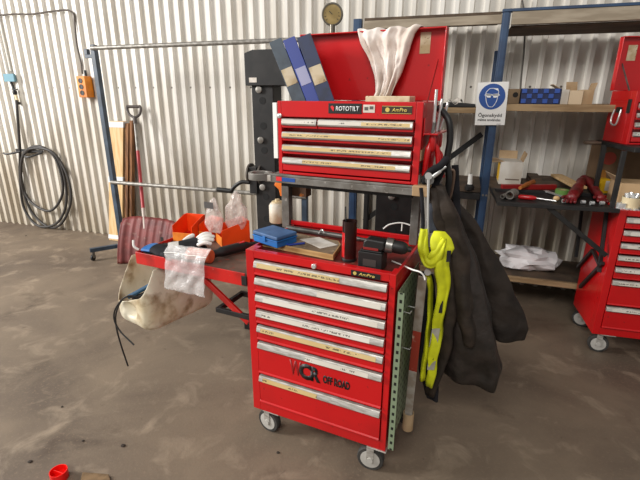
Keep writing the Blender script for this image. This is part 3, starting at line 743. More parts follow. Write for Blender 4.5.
build(MB().bar((-.80, .30, .78), (-.80, .30, .857), .02, .004, ref=(0, 1, 0)).bar((-.58, .30, .78), (-.58, .30, .857), .02, .004, ref=(0, 1, 0)), 'hanger_strap', BLKM, jg)
for k, (m, pts_, lab) in enumerate([
    (mat('blue_hose', '27506e', .45), [(-.79, .0, .60), (-.72, .07, .645), (-.64, .16, .70), (-.58, .24, .72)], 'blue hose lying in the open white canister'),
    (BLK, [(-.78, .02, .585), (-.70, .08, .62), (-.62, .15, .68), (-.60, .25, .66)], 'black hose lying beside the blue hose in the canister'),
    (BLK, [(-.72, .06, .56), (-.66, .10, .60), (-.63, .17, .63), (-.64, .27, .60)], 'short thick black hose deep in the canister')]):
    single(MB().tube(catmull(pts_, 6), .012 if k < 2 else .018, 10), 'hose_offcut', lab, 'hose', m, TF, 'hoses in the canister')
for k, px in enumerate(([(157, 292), (145, 298), (128, 296), (117, 306), (114, 318), (120, 331), (134, 345)], [(155, 294), (143, 300), (126, 297), (117, 310), (116, 325), (121, 345), (128, 366)])):
    pts_ = [at(x_, y_, (.06, .0, -.045, -.06)[min(i, 3)], TF) for i, (x_, y_) in enumerate(px)]
    single(MB().tube(catmull(pts_, 6), .0045, 8), 'cable', ['black cable hanging from the canister, the shorter one', 'black cable hanging from the canister, the longer one'][k], 'cable', BLK, TF, 'cables out of the canister')

# ------------------------------------------------------------------ right side of the main trolley: clothes and hand tools
def drape(tab, cx_depth, seed, folds=7, amp=.018, ny=40, nx=56):
    """cloth column: tab rows are (z, left x, right x, depth centre, half depth)"""
    def fn(s, t):
        z = pwl([(i/(len(tab)-1), r[0]) for i, r in enumerate(tab)], t); g = lambda k: pwl([(i/(len(tab)-1), r[k]) for i, r in enumerate(tab)], t)
        l, r, c, hd_ = g(1), g(2), g(3), g(4); a = 2*PI*s
        q = math.cos(a); q = math.copysign(abs(q)**.75, q); e = math.sin(a)
        fold = (math.sin(a*folds+seed+t*3)*.6+math.sin(a*folds*.47+seed*2-t*4)*.8)*amp*min(1, .25+t*1.4)
        x = (l+r)/2+q*((r-l)/2+fold*.5); y = c+e*(hd_+fold)
        p = V((x, y, z))
        zz = noise.noise(V((x*5, y*5, seed)))*.02*t
        return p+V((noise.noise(p*9+V((seed, 0, 0)))*.014, noise.noise(p*8+V((0, seed, 0)))*.022+abs(noise.noise(p*14+V((seed, seed, 0))))*.016, zz))
    return MB().grid(fn, nx, ny, wrap=True)
def J(px, py, v): return at(px, py, v, TF)
def rows(lst, v):
    out = []
    for (lx, ly), (rx, ry), dv, hd_ in lst:
        a, b = J(lx, ly, v+dv), J(rx, ry, v+dv); out.append(((a.z+b.z)/2, a.x, b.x, v+dv, hd_))
    return out
jk = thing('jacket', 'dark brown work jacket hanging beside the yellow vest', 'jacket', (.85, .40, .3), TF)
build(drape(rows([((428, 184), (441, 184), 0, .025), ((430, 200), (452, 200), .0, .045), ((434, 225), (464, 225), .0, .06), ((440, 262), (479, 262), .0, .075), ((446, 300), (489, 300), 0, .085), ((441, 340), (497, 340), 0, .09), ((440, 362), (502, 362), 0, .085), ((444, 378), (496, 378), 0, .075)], .36), 0, 2.0, 5, .02), 'jacket_body', JACKL, jk, ang=180)
build(drape(rows([((440, 190), (449, 190), 0, .02), ((446, 210), (468, 210), .0, .035), ((456, 240), (487, 240), .0, .05), ((468, 275), (506, 275), .0, .06), ((476, 305), (520, 305), 0, .06), ((482, 325), (528, 325), 0, .055), ((488, 340), (526, 333), 0, .035)], .50), 0, 5.0, 4, .014), 'sleeve', mat('dark_brown_cloth', '2c241e', .75, col2='1f1915', nscale=8, bump=.8, bscale=18, spec=.3), jk, ang=180)
build(drape(rows([((426, 188), (437, 188), 0, .02), ((435, 225), (447, 225), 0, .03), ((445, 270), (456, 270), 0, .03), ((444, 320), (456, 320), 0, .03), ((434, 360), (450, 360), 0, .03), ((423, 392), (434, 396), 0, .02)], .27), 0, 8.0, 3, .006, 30, 24), 'front_placket', JACK, jk, ang=180)
build(drape(rows([((433, 186), (444, 186), 0, .02), ((440, 215), (456, 215), 0, .035), ((449, 250), (468, 250), 0, .04), ((454, 285), (472, 285), 0, .045), ((457, 320), (476, 320), 0, .045), ((462, 345), (478, 345), 0, .03)], .28), 0, 3.0, 3, .012, 34, 28), 'front_panel', JACK, jk, ang=180)
vs = thing('safety_vest', 'yellow hi-vis vest with dark patches hanging on the trolley side', 'vest', (.79, .22, .4), TF)
def ribbon(px, v, name, m, w, par, th=.008, seed=0):
    c = catmull([J(a, b, v+d) for a, b, d in px], 6); n = len(c)
    ws = [pwl([(i/(len(w)-1), q) for i, q in enumerate(w)], k/(n-1)) for k in range(n)]
    sd_ = []
    for k in range(n):
        d = (c[min(k+1, n-1)]-c[max(k-1, 0)]).normalized(); q = V((0, -1, 0)).cross(d).normalized(); sd_.append(q)
    def fn(s, t):
        k = min(int(t*(n-1)+.5), n-1); p = c[k]+sd_[k]*(s-.5)*ws[k]
        p.y += .005*math.cos((s-.5)*PI*1.2)*-1+noise.noise(V((p.x*22, p.z*22, seed)))*.016+.004*math.sin(s*11+t*13); return p
    return build(MB().grid(fn, 10, n-1), name, m, par, solid=th, ang=180)
ribbon([(424, 229, 0), (423, 245, -.01), (425, 257, -.015), (430, 262, -.02), (436, 256, -.02), (441, 245, -.01), (444, 238, 0)], .19, 'vest_collar', HIVIS, [.03, .035, .04, .055, .05, .035, .02], vs, seed=1)
build(drape(rows([((435, 233), (445, 231), -.01, .010), ((432, 239), (450, 238), -.01, .018), ((431, 247), (454, 248), -.01, .022), ((432, 256), (450, 256), 0, .025), ((434, 266), (450, 265), 0, .025), ((437, 285), (449, 285), 0, .022), ((435, 310), (447, 310), 0, .02), ((432, 335), (443, 335), 0, .02), ((428, 360), (438, 360), 0, .02), ((424, 385), (433, 385), 0, .015)], .205), 0, 1.0, 4, .009, 46, 36), 'vest_body', HIVIS, vs, ang=180)
build(drape(rows([((426, 275), (432, 275), 0, .015), ((427, 290), (432, 290), 0, .02), ((426, 320), (431, 320), 0, .02), ((423, 355), (428, 355), 0, .02), ((419, 382), (424, 382), 0, .012)], .24), 0, 4.0, 3, .005, 24, 20), 'vest_strap', HIVIS, vs, ang=180)
def patch(pxs, v, name, m, th=.006):
    p = [J(a, b, v) for a, b in pxs]; b = MB()
    b._add([q for q in p]+[q+V((0, th, 0)) for q in p], [(0, 1, 2, 3), (7, 6, 5, 4), (0, 4, 5, 1), (1, 5, 6, 2), (2, 6, 7, 3), (3, 7, 4, 0)])
    return build(b, name, m, vs)
patch([(447, 251), (451, 251), (450, 262), (446, 262)], .15, 'patch', BLKF)
patch([(439, 301), (443, 301), (442, 313), (438, 313)], .172, 'patch', BLKF)
patch([(431, 349), (435, 349), (433.5, 360), (429.5, 360)], .172, 'patch', BLKF)
patch([(432, 329), (440, 329), (437, 347), (429, 347)], .176, 'reflective_band', REFL)
patch([(428, 361), (436, 361), (434, 370), (427, 370)], .176, 'reflective_band', REFL)
# grey work trousers / hood hung above the vest
single(drape(rows([((427, 204), (433, 204), 0, .012), ((427, 220), (439, 220), 0, .02), ((429, 238), (441, 228), 0, .018)], .255), 0, 6.0, 3, .006, 16, 20), 'cap', 'grey cloth hood hanging above the yellow vest', 'hood', mat('grey_cloth', '4a4e58', .8, col2='3b3e46', nscale=9), TF)
single(drape(rows([((419, 275), (432, 275), 0, .02), ((420, 310), (437, 310), 0, .035), ((418, 350), (434, 350), 0, .04), ((420, 385), (440, 385), 0, .035), ((424, 397), (438, 397), 0, .02)], .33), 0, 7.0, 4, .01, 30, 30), 'trousers', 'black work trousers hanging behind the yellow vest', 'trousers', BLKF, TF)
# flat steel bar standing in the tube holder
fb = thing('flat_bar', 'long flat steel bar with rusty red middle in a cardboard tube', 'bar', (.735, .235, .12), TF)
def seg_(z0, z1):
    q = lambda z: (lerp(.733, .762, (z-.118)/.82), lerp(.235, .150, (z-.118)/.82), z)
    return MB().bar(q(z0), q(z1), .036, .006, ref=(0, 1, 0))
build(seg_(.118, .46), 'bar_end', mat('pale_painted_steel', 'b9b4ac', .45, .3, col2='9c8f82', nscale=18), fb, bevel=.001)
build(seg_(.46, .68), 'painted_middle', mat('rust_red_paint', '8e2f1e', .6, col2='b08a78', nscale=20, lo=.58, hi=.66), fb, bevel=.001)
build(seg_(.68, .95), 'bar_top', mat('worn_steel', 'a39a90', .45, .3, col2='857668', nscale=16), fb, bevel=.001)
# panel hooks
for u, v, z in ((.703, .10, .80), (.703, .15, .60), (.703, .20, .78)):
    build(MB().tube([(u, v, z), (u+.030, v, z-.002), (u+.034, v, z+.010)], .0025, 8), 'panel_hook', CHROME, T)
# long wrench hanging from chest side
wr = MB()
wr.tube([J(428.5, 178, .20), J(428, 200, .20), J(427.5, 268, .20)], [.006, .0045, .005], 10); c = J(428.5, 176, .20)
wr.lathe([(.008, -.006), (.014, -.006), (.014, .006), (.008, .006)], c, d=(.3, -1, 0), n=20); c = J(427.5, 272, .2)
wr.lathe([(.008, -.005), (.014, -.005), (.014, .005), (.008, .005)], c, d=(.3, -1, 0), n=18)
single(wr, 'combination_wrench', 'long shiny wrench hanging upright in front of the yellow vest', 'wrench', CHROME, TF)
rt_ = thing('ratchet_wrench', 'ratchet with bright chrome handle sticking out right of the chest', 'ratchet', J(437, 172, .27), TF)
build(MB().tube([J(431, 177.5, .25), J(440, 170.5, .27), J(440.5, 170, .27), J(445.5, 166.5, .28)], [.011, .011, .007, .007], 12), 'handle', CHROME, rt_)
build(MB().lathe([(.018, -.01), (.018, .01)], J(429.5, 180, .245), d=(.2, -1, .1), n=18), 'ratchet_head', STEEL, rt_)
# red rack with drivers and pliers on the chest's side
UX = .692
rk = thing('tool_rack', 'red tool rack with holes on right side of the red chest', 'rack', (UX+.02, .36, 1.38), TF)
build(MB().box((UX+.002, .27, 1.50), (UX+.006, .52, 1.57)).box((UX+.006, .27, 1.505), (UX+.06, .52, 1.511)), 'rack_plate', RED, rk, bevel=.001)
for k, (v, h) in enumerate(((.30, .165), (.375, .13), (.45, .115))):
    s = thing('screwdriver', ['screwdriver with bright blade nearest the front of the tool rack', 'middle screwdriver standing blade up in the tool rack', 'screwdriver with bright blade furthest back in the tool rack'][k], 'screwdriver', (UX+.035, v, 1.44), TF, 'screwdrivers in the red tool rack')
    build(MB().cyl((UX+.035, v, 1.512), (UX+.035+.012*k, v, 1.512+h), .0065, .006, n=10), 'blade', CHROME, s)
    build(MB().lathe([(.008, 0), (.014, .008), (.015, .05), (.011, .065)], (UX+.035, v, 1.438), n=14), 'handle', RED, s)
for k, (v, z, dz) in enumerate(((.305, 1.435, 0), (.40, 1.40, -.02))):
    p = thing('pliers', ['red-handled pliers hanging close to the chest side', 'red-handled pliers hanging further back behind the other pair'][k], 'pliers', (UX+.03, v, z-.1), TF, 'red-handled pliers on the chest side')
    build(MB().tube(catmull([(UX+.03, v, z+.06), (UX+.022, v-.02, z), (UX+.016, v-.014, z-.095)], 4), [.007]*3+[.012]*6, 10).tube(catmull([(UX+.03, v, z+.06), (UX+.055, v+.022, z), (UX+.068, v+.016, z-.085)], 4), [.007]*3+[.012]*6, 10), 'grip', RED, p)
    build(MB().bar((UX+.03, v, z+.055), (UX+.038, v, z+.12), .024, .012), 'jaw', STEEL, p, bevel=.003)
for k, (z, m, lab) in enumerate(((1.425, CARD, 'brown sticker'), (1.375, BLK, 'black sticker'), (1.325, mat('grey_sticker', '8b857c', .6), 'grey sticker'))):
    build(MB().box((UX+.0005, .256, z-.022), (UX+.003, .35, z+.02)), 'side_sticker', m, CH)['label'] = lab
# black belt, hoses and straps
single(MB().tube(catmull([J(x_, y_, v_) for x_, y_, v_ in ((438, 108, .40), (443, 112, .38), (449, 122, .36), (450, 140, .36), (447, 160, .36), (449, 178, .36), (447, 196, .38))], 6), .014, 10), 'black_hose', 'black hose hanging down right of the chest', 'hose', BLK, TF)
single(MB().tube(catmull([J(x_, y_, v_) for x_, y_, v_ in ((424, 182, .27), (430, 172, .25), (440, 166, .27), (446, 160, .30), (437, 180, .33), (430, 190, .30), (424, 186, .28))], 6), .015, 10), 'tool_belt', 'black belt bundled at right end of the chest shelf', 'belt', BLKF, TF)
single(MB().tube(catmull([J(x_, y_, .42) for x_, y_ in ((440, 152), (449, 168), (454, 172), (452, 190), (449, 200))], 6), .006, 8), 'grease_pipe', 'thin brown steel pipe hanging behind the black hose', 'pipe', mat('brown_steel', '6b5647', .5, .4), TF)
st_ = MB(); pts_ = [J(x_, y_, .46) for x_, y_ in ((455, 165), (456, 185), (457, 205), (458, 220))]
for a_, b_ in zip(pts_, pts_[1:]): st_.bar(a_, b_, .03, .006, ref=(0, 1, 0))
single(st_, 'strap', 'black webbing strap hanging right of the brown pipe', 'strap', BLKF, TF)
single(MB().tube(catmull([J(x_, y_, .2) for x_, y_ in ((421, 188), (422, 200), (423, 225), (421, 238))], 5), .008, 8), 'strap', 'dark strap hanging left of the long wrench', 'strap', BLKF, TF)

# ------------------------------------------------------------------ press behind the trolley
PY_ = 2.80
pr = thing('hydraulic_press', 'black hydraulic press standing behind the middle trolley', 'press', (-.83, PY_, 0))
def column(x0, x1):
    b = MB().box((x0, PY_, .06), (x1, PY_+.012, 1.75)).box((x0, PY_+.012, .06), (x0+.012, PY_+.15, 1.75)).box((x1-.012, PY_+.012, .06), (x1, PY_+.15, 1.75))
    o = build(b, 'press_column', BLKM, pr, bevel=.003)
    for k in range(9):
        z = .30+k*.165
        build(MB().lathe([(.024, 0), (.024, .0015)], ((x0+x1)/2, PY_-.0002, z), d=(0, -1, 0), n=20), 'pin_hole', mat('hole_dark', '070707', .8), o)
        if k in (4, 6, 8): build(MB().lathe([(.022, 0), (.022, .014), (.012, .018)], ((x0+x1)/2-.02, PY_-.0005, z+.07), d=(0, -1, 0), n=18), 'bolt', GALV, o)
    build(MB().box((x0-.02, PY_-.25, 0), (x1+.02, PY_+.40, .06)), 'press_foot', BLKM, pr, bevel=.004)
column(-1.40, -1.245); column(-.52, -.275)
hd = MB().prism([(-1.43, 1.715), (-.24, 1.715), (-.24, 1.90), (-.30, 1.935), (-1.37, 1.935), (-1.43, 1.915)], PY_-.03, PY_+.20)
cb = build(hd, 'crossbeam', BLKM, pr, bevel=.004)
build(MB().box((-1.40, PY_-.0316, 1.735), (-1.345, PY_-.03, 1.765)), 'sticker', PAPER, cb)
build(MB().lathe([(.012, 0), (.012, .07), (.018, .075), (.018, .135)], (-.852, PY_+.05, 1.935), n=14), 'gauge_stem', BRASS, pr)
ga = build(MB().lathe([(.060, -.02), (.064, -.018), (.066, .012), (.062, .018), (.056, .018), (.056, .013)], (-.852, PY_+.05, 2.128), d=(.15, -1, -.1), n=36), 'gauge', BRASS, pr)
cg = V((-.852, PY_+.05, 2.128)); dg_ = V((.15, -1, -.1)).normalized()
build(MB().lathe([(.055, .0132), (.055, .0142)], cg, d=dg_, n=36), 'dial', DIAL, ga)
r1 = dg_.cross(V((0, 0, 1))).normalized()*-1; r2 = r1.cross(dg_)*-1
tk = MB()
for k in range(11):
    a = math.radians(-130+26*k); v_ = r1*math.sin(a)+V((0, 0, 1))*math.cos(a); tk.bar(cg+dg_*.0146+v_*.038, cg+dg_*.0146+v_*.049, .003, .001, ref=dg_)
build(tk, 'dial_marks', INK, ga); build(MB().bar(cg+dg_*.0155, cg+dg_*.0155+(V((0, 0, 1))*.7-r1*.7)*.05, .004, .001, ref=dg_), 'needle', INK, ga)
# winch at the left column
build(MB().lathe([(.075, 0), (.075, .012), (.05, .014), (.05, .085), (.075, .087), (.075, .10)], (-1.455, PY_+.03, 1.115), d=(1, 0, 0), n=28), 'winch_drum', mat('grey_brown_steel', '57504a', .5, .4), pr)
build(MB().box((-1.44, PY_-.02, .98), (-1.38, PY_+.09, 1.17)), 'winch_frame', BLKM, pr, bevel=.004)
build(MB().tube(catmull([(-1.44, PY_-.02, 1.06), (-1.50, PY_-.03, 1.06), (-1.56, PY_-.03, 1.02), (-1.585, PY_-.03, .985)], 5), .014, 10).cyl((-1.585, PY_-.03, .99), (-1.70, PY_-.03, .995), .017, n=14), 'crank_handle', BLK, pr)
build(MB().box((-1.245, PY_, 1.02), (-.52, PY_+.03, 1.06)).box((-1.245, PY_+.12, .50), (-.52, PY_+.15, .62)), 'press_bed', BLKM, pr, bevel=.003) if False else None
build(MB().box((-1.245, PY_+.0, .50), (-.52, PY_+.15, .62)), 'press_bed', BLKM, pr, bevel=.003)

# ------------------------------------------------------------------ rolling rack on the left
RY = 3.56
rr = thing('rolling_rack', 'slate blue rolling rack with two galvanised rails along the wall', 'rack', (-2.35, RY, 0))
for k, x0 in enumerate((-3.40, -1.30)):
    build(MB().box((x0-.025, RY-.025, .13), (x0+.025, RY+.025, 2.10)), 'post', SLATE, rr, bevel=.004)
    ft = MB().bar((x0-.20, RY-.25, .115), (x0+.12, RY+.15, .115), .045, .04); build(ft, 'foot', SLATE, rr, bevel=.003)
    for p in ((x0-.182, RY-.228), (x0+.104, RY+.13)):
        c_ = build(MB().cyl((p[0], p[1], .095), (p[0], p[1], .07), .014, n=12).bar((p[0]+.014, p[1]-.012, .072), (p[0]+.014, p[1]-.012, .03), .03, .003, ref=(1, 0, 0)), 'caster', STEEL, rr)
        build(MB().lathe([(.03, -.011), (.034, -.008), (.034, .008), (.03, .011)], (p[0], p[1]-.012, .0345), d=(1, .2, 0), n=20), 'wheel', BLK, c_)
    build(MB().box((x0-.105, RY-.02, 1.985), (x0-.025, RY+.02, 2.015)).box((x0-.105, RY-.02, 2.015), (x0-.07, RY+.02, 2.065)), 'hook_bracket', SLATE, rr, bevel=.002)
build(MB().cyl((-3.40, RY-.03, 2.068), (-1.28, RY-.03, 2.075), .019, n=14), 'rail', GALV, rr)
build(MB().cyl((-3.40, RY-.03, .805), (-1.28, RY-.03, .805), .019, n=14), 'rail', GALV, rr)

# ------------------------------------------------------------------ shovel and planks
sv = thing('snow_shovel', 'red-brown snow shovel leaning on the wall behind the rolling rack', 'shovel', (-2.9, 3.4, 0))
def bladefn(s, t):
    x_ = lerp(-3.27, -2.60, s); z = lerp(.05, .475, t); y = 3.34+.16*t-.05*math.sin(PI*min(1, t*1.05))*.0+.10*(t-.5)**2
    y += -.010*abs(math.sin(s*PI*8))**4
    z += -.03*(2*s-1)**4*(1 if t > .9 else 0)
    return V((x_, y-.06*(1-(2*s-1)**2)*0+.05*(2*s-1)**4*-1, z-.045*(1-t)))
build(MB().grid(bladefn, 96, 14), 'blade', SHOVEL, sv, solid=.006, ang=60)
h0 = V((-3.01, 3.48, .36)); h1 = V((-3.42, 4.02, 1.545)); hm = lambda k: h0.lerp(h1, k)
build(MB().cyl(hm(0), hm(.16), .017, n=14), 'socket', mat('pale_rod', 'b9aaa0', .5), sv)
build(MB().cyl(hm(.16), hm(.62), .0175, n=14), 'lower_shaft', mat('shaft_red', 'a3262c', .45), sv)
build(MB().cyl(hm(.62), hm(.86), .0155, n=14), 'upper_shaft', GALV, sv)
dd = (h1-h0).normalized(); ss = V((.96, .28, 0)); g0 = hm(.86)
build(MB().cyl(g0-dd*.02, g0+dd*.06, .021, n=14).tube(catmull([g0+dd*.05, g0+dd*.09+ss*.055, g0+dd*.16+ss*.075, g0+dd*.19+ss*.06], 5), .014, 10).tube(catmull([g0+dd*.05, g0+dd*.09-ss*.055, g0+dd*.16-ss*.075, g0+dd*.19-ss*.06], 5), .014, 10).cyl(g0+dd*.18-ss*.075, g0+dd*.18+ss*.075, .016, n=14), 'grip', mat('dark_grip', '4a423e', .6), sv)
def plank(x0, x1, th, z1, y0, y1, m, lab, wrapb):
    t = thing('wooden_plank', lab, 'plank', ((x0+x1)/2, y0, 0), group='planks leaning on the wall') if wrapb else None
    b = MB(); vs_ = []
    for z, y, sh in ((0, y0, 0), (z1, y1, .19)):
        vs_ += [V((x0+sh, y, z)), V((x1+sh, y, z)), V((x1+sh, y+th, z)), V((x0+sh, y+th, z))]
    b._add(vs_, [(0, 3, 2, 1), (4, 5, 6, 7), (0, 1, 5, 4), (1, 2, 6, 5), (2, 3, 7, 6), (3, 0, 4, 7)])
    if not wrapb: return single(b, 'wooden_plank', lab, 'plank', m, group='planks leaning on the wall', bevel=.002)
    build(b, 'board', m, t, bevel=.002)
    for k, (za, zb) in enumerate(((.70, .77), (1.315, 1.375), (.02, .07))):
        q = MB(); vs_ = []
        for z in (za, zb):
            f = z/z1; y = lerp(y0, y1, f); o_ = .19*f
            vs_ += [V((x0+o_-.004, y-.004, z)), V((x1+o_+.004, y-.004, z)), V((x1+o_+.004, y+th+.004, z)), V((x0+o_-.004, y+th+.004, z))]
        q._add(vs_, [(0, 3, 2, 1), (4, 5, 6, 7), (0, 1, 5, 4), (1, 2, 6, 5), (2, 3, 7, 6), (3, 0, 4, 7)])
        build(q, 'plastic_wrap', mat('wrap_film', 'dcdcdc', .25), t)
    return t
plank(-3.95, -3.755, .06, 1.38, 3.93, 3.995, WOOD, 'pale wide plank with white wrapping leaning on the wall', True)
plank(-3.745, -3.70, .05, 1.36, 3.95, 4.01, WOODB, 'brown narrow plank leaning next to the wide pale plank', False)
plank(-3.69, -3.655, .05, 1.39, 3.97, 4.02, WOODB, 'brown narrow plank leaning nearest the shovel handle', False)

# ------------------------------------------------------------------ wall fittings on the left
WY = 4.083
tagc = single(MB().tube(catmull([at(x_, y_, WY-.008) for x_, y_ in ((-30, 15), (0, 15), (14, 14), (32, 14), (50, 11.5), (64, 10), (70, 11), (74, 14.5), (75, 25), (77, 45), (81, 62), (82.5, 74))], 6), .009, 8), 'power_cable', 'dark cable running along the wall down to the orange socket box', 'cable', mat('brown_cable', '4a4038', .6))
c0, c1 = at(76, 76, 3.99), at(88, 97.5, 3.99)
sb = thing('socket_box', 'orange socket box with three dark openings on the wall', 'socket box', (c0.x, 4.03, c1.z))
build(MB().box((c0.x, 3.985, c1.z), (c0.x+.118, 4.09, c0.z)), 'box_body', mat('orange_socket', 'd8800a', .5, col2='c06c08', nscale=9), sb, bevel=.006)
for k in range(3):
    z = lerp(c1.z, c0.z, (.22, .5, .78)[k]); build(MB().lathe([(.026, 0), (.026, .006), (.021, .006), (.021, .001)], (c0.x+.056, 3.9849, z), d=(0, -1, 0), n=20), 'socket', BLK, sb)
build(MB().cyl((c0.x+.075, 4.05, c0.z), (c0.x+.072, 4.055, c0.z+.06), .014, n=12), 'cable_gland', BLK, sb)
single(MB().cyl((-5.21, WY-.015, 1.80), (-5.245, WY-.015, 3.2), .013, n=12).cyl((-5.16, WY-.012, 1.92), (-5.19, WY-.012, 3.2), .007, n=10), 'air_pipe', 'white air pipe running down the wall at the far left', 'pipe', WHITE)
single(MB().box((-5.25, WY-.045, 1.80), (-5.09, WY-.02, 1.885)).box((-5.21, WY-.02, 1.82), (-5.13, WY, 1.865)), 'pipe_clamp', 'pale blue clamp plate on the white air pipe', 'clamp', mat('pale_blue_tape', '5d8796', .6))
vv = thing('air_valve', 'black air valve with small lever above the coiled hose', 'valve', (-5.13, WY-.03, 1.55))
build(MB().cyl((-5.175, WY-.025, 1.80), (-5.145, WY-.025, 1.70), .014, n=12).lathe([(.022, 0), (.026, .02), (.022, .045)], (-5.145, WY-.025, 1.655), n=16).cyl((-5.14, WY-.025, 1.66), (-5.125, WY-.025, 1.545), .013, n=12).lathe([(.02, 0), (.022, .03)], (-5.125, WY-.025, 1.54), n=14), 'valve_body', BLKM, vv)
build(MB().bar((-5.145, WY-.05, 1.715), (-5.06, WY-.055, 1.71), .022, .012), 'lever', BLK, vv, bevel=.002)
build(MB().cyl((-5.139, WY-.025, 1.65), (-5.128, WY-.025, 1.575), .0155, n=12), 'brass_fitting', CREAM, vv)
hz = []
HYY = WY-.05
for x_, y_ in ((16.5, 100), (17.5, 115), (19, 135), (20, 152), (20, 175), (23, 205), (33, 222), (45, 229), (58, 222), (66, 205), (65, 180), (57, 157), (45, 149), (30, 149), (23, 155), (21, 175), (26, 195), (36, 206), (49, 211), (58, 204), (63, 190), (60, 170), (53, 155), (42, 147), (30, 148), (22, 160), (22, 185), (30, 209), (42, 223), (54, 229), (64, 220), (71, 200), (68, 178), (58, 158), (46, 149), (32, 148), (24, 154)):
    hz.append(at(x_, y_, HYY-.018*math.sin(len(hz)*1.1)))
for p in hz: p.z = max(p.z, .03)
single(MB().tube(catmull(hz, 6), .0155, 10), 'air_hose', 'black air hose coiled on a hook on the left wall', 'hose', mat('black_hose_rubber', '2e2a27', .55))
hg = MB().box((-5.30, WY-.05, .985), (-4.86, WY-.035, 1.015)).tube(catmull([(-5.42, WY-.12, .965), (-5.36, WY-.12, .955), (-5.22, WY-.05, .985)], 4), .012, 8).tube(catmull([(-5.05, WY-.14, .945), (-4.98, WY-.14, .94), (-4.87, WY-.05, .985)], 4), .012, 8).box((-5.12, WY-.036, .97), (-5.06, WY+.03, 1.03))
single(hg, 'hose_hook', 'black steel hook holding the coiled air hose', 'hook', BLKM)
# small offcut at the foot of the wall
single(MB().bar(at(40, 231.5, 4.02)*1.0, at(68, 230.5, 4.02), .02, .02), 'steel_rod', 'pale rod lying on the floor under the coiled hose', 'rod', GALV) if False else None

# ------------------------------------------------------------------ storage rack on the right
FY, BY = 3.505, 4.06
ra = thing('storage_rack', 'blue storage rack with wooden shelves along the wall', 'rack', (.2, 3.75, 0))
def post(x0, y0, w, z1, m=BLUEP): return build(MB().box((x0, y0, 0), (x0+w, y0+.045, z1), None).box((x0+w*.2, y0-.004, 0), (x0+w*.8, y0, z1)), 'upright', m, ra, bevel=.004)
post(-.884, FY, .062, 2.20); post(.158, FY, .052, 2.212); post(1.75, FY, .06, 2.2)
post(-.865, BY-.045, .05, 2.0, BLKM); post(.155, BY-.045, .05, 2.0); post(1.75, BY-.045, .05, 2.0)
bl = build(MB().box((.22, FY-.006, 2.116), (1.75, FY+.04, 2.197)), 'beam', SHELFG, ra, bevel=.003)
build(MB().box((.155, FY-.012, 2.197), (1.75, FY+.05, 2.215)), 'beam_cap', BLUEP, ra, bevel=.002)
build(MB().box((-.805, FY, 2.126), (.158, FY+.04, 2.184)), 'beam', SHELFG, ra, bevel=.003)
def shelf(x0, x1, z0, z1, m, y0=FY-.008, y1=BY-.04): return build(MB().box((x0, y0, z0), (x1, y1, z1)), 'shelf', m, ra, bevel=.003)
shelf(-.80, .153, 2.184, 2.202, DARKW, FY+.0, BY-.05); shelf(.222, 1.75, 2.10, 2.116, DARKW, FY+.04, BY-.05)
shelf(-.80, .153, 1.535, 1.575, SHELFW); shelf(.222, 1.75, 1.555, 1.603, SHELFW)
shelf(-.82, .153, .952, .992, DARKW); shelf(.224, 1.75, .952, .998, DARKW)
build(MB().box((-.82, FY-.03, .90), (.153, FY+.01, .949)), 'beam', BLKM, ra, bevel=.003)
shelf(-.82, 1.75, .257, .30, DARKW, FY+.022)
build(MB().box((-.82, FY-.012, .257), (1.75, FY+.02, .297)), 'shelf_edge', SHELFW, ra, bevel=.002)
a_, b_ = at(364, 221, 4.03), at(482, 134, 4.03)
build(MB().bar(a_, b_, .045, .01, ref=(0, 1, 0)), 'brace', BLKM, ra)
build(MB().lathe([(.008, 0), (.008, .008)], (.175, FY-.004, .935), d=(0, -1, 0), n=12).lathe([(.008, 0), (.008, .008)], (.20, FY-.004, .935), d=(0, -1, 0), n=12), 'bolt', GALV, ra)

# safety sign on the upright
sg = thing('safety_sign', 'white safety sign with blue goggles pictogram on blue rack upright', 'sign', (.157, 3.48, 1.455))
SY = 3.48
def tilt(p):  # the sign hangs slightly askew
    c = V((.157, 0, 1.60)); q = Matrix.Rotation(math.radians(-1.6), 4, 'Y') @ (V((p[0], 0, p[1]))-c)+c; return (q.x, q.z)
build(MB().prism([tilt(p) for p in ((.053, 1.456), (.257, 1.456), (.257, 1.750), (.053, 1.750))], SY, SY+.004), 'sign_plate', SIGNW, sg)
cx, cz, rr_ = .153, 1.652, .088
build(MB().prism([(cx+rr_*math.cos(2*PI*k/48), cz+rr_*math.sin(2*PI*k/48)) for k in range(48)], SY-.0012, SY), 'blue_disc', SIGNB, sg)
def outline(pts, w, y, name, m):
    q = MB(); n = len(pts)
    q.tube([V((x_, y, z_)) for x_, z_ in pts], w, 6, closed=True); return build(q, name, m, sg)
head = [(cx-.034, cz+.040), (cx-.020, cz+.054), (cx+.006, cz+.056), (cx+.030, cz+.050), (cx+.040, cz+.036), (cx+.040, cz+.010), (cx+.037, cz-.012), (cx+.030, cz-.040), (cx+.014, cz-.066), (cx-.002, cz-.070), (cx-.018, cz-.064), (cx-.032, cz-.040), (cx-.040, cz-.010), (cx-.042, cz+.012), (cx-.042, cz+.028)]
outline([(p.x, p.z) for p in catmull([(a, 0, b) for a, b in head], 4, True)], .0022, SY-.0014, 'head_outline', WPRINT)
build(MB().prism([(cx-.006, cz+.058), (cx+.034, cz+.056), (cx+.042, cz+.036), (cx+.034, cz+.040), (cx+.018, cz+.048)], SY-.0024, SY-.001), 'hair_shape', WPRINT, sg)
gg = MB()
for s in (-1, 1): gg.prism([(cx+s*.004, cz+.018), (cx+s*.040, cz+.020), (cx+s*.040, cz+.004), (cx+s*.030, cz-.006), (cx+s*.010, cz-.006)][::s], SY-.0026, SY-.001)
gg.box((cx-.05, SY-.0026, cz+.008), (cx+.05, SY-.001, cz+.015)); build(gg, 'goggles_shape', WPRINT, sg)
text('Ögonskydd', 'lettering', INK, sg, .074, 1.506, .160, .036, SY-.0016, bold=.012)
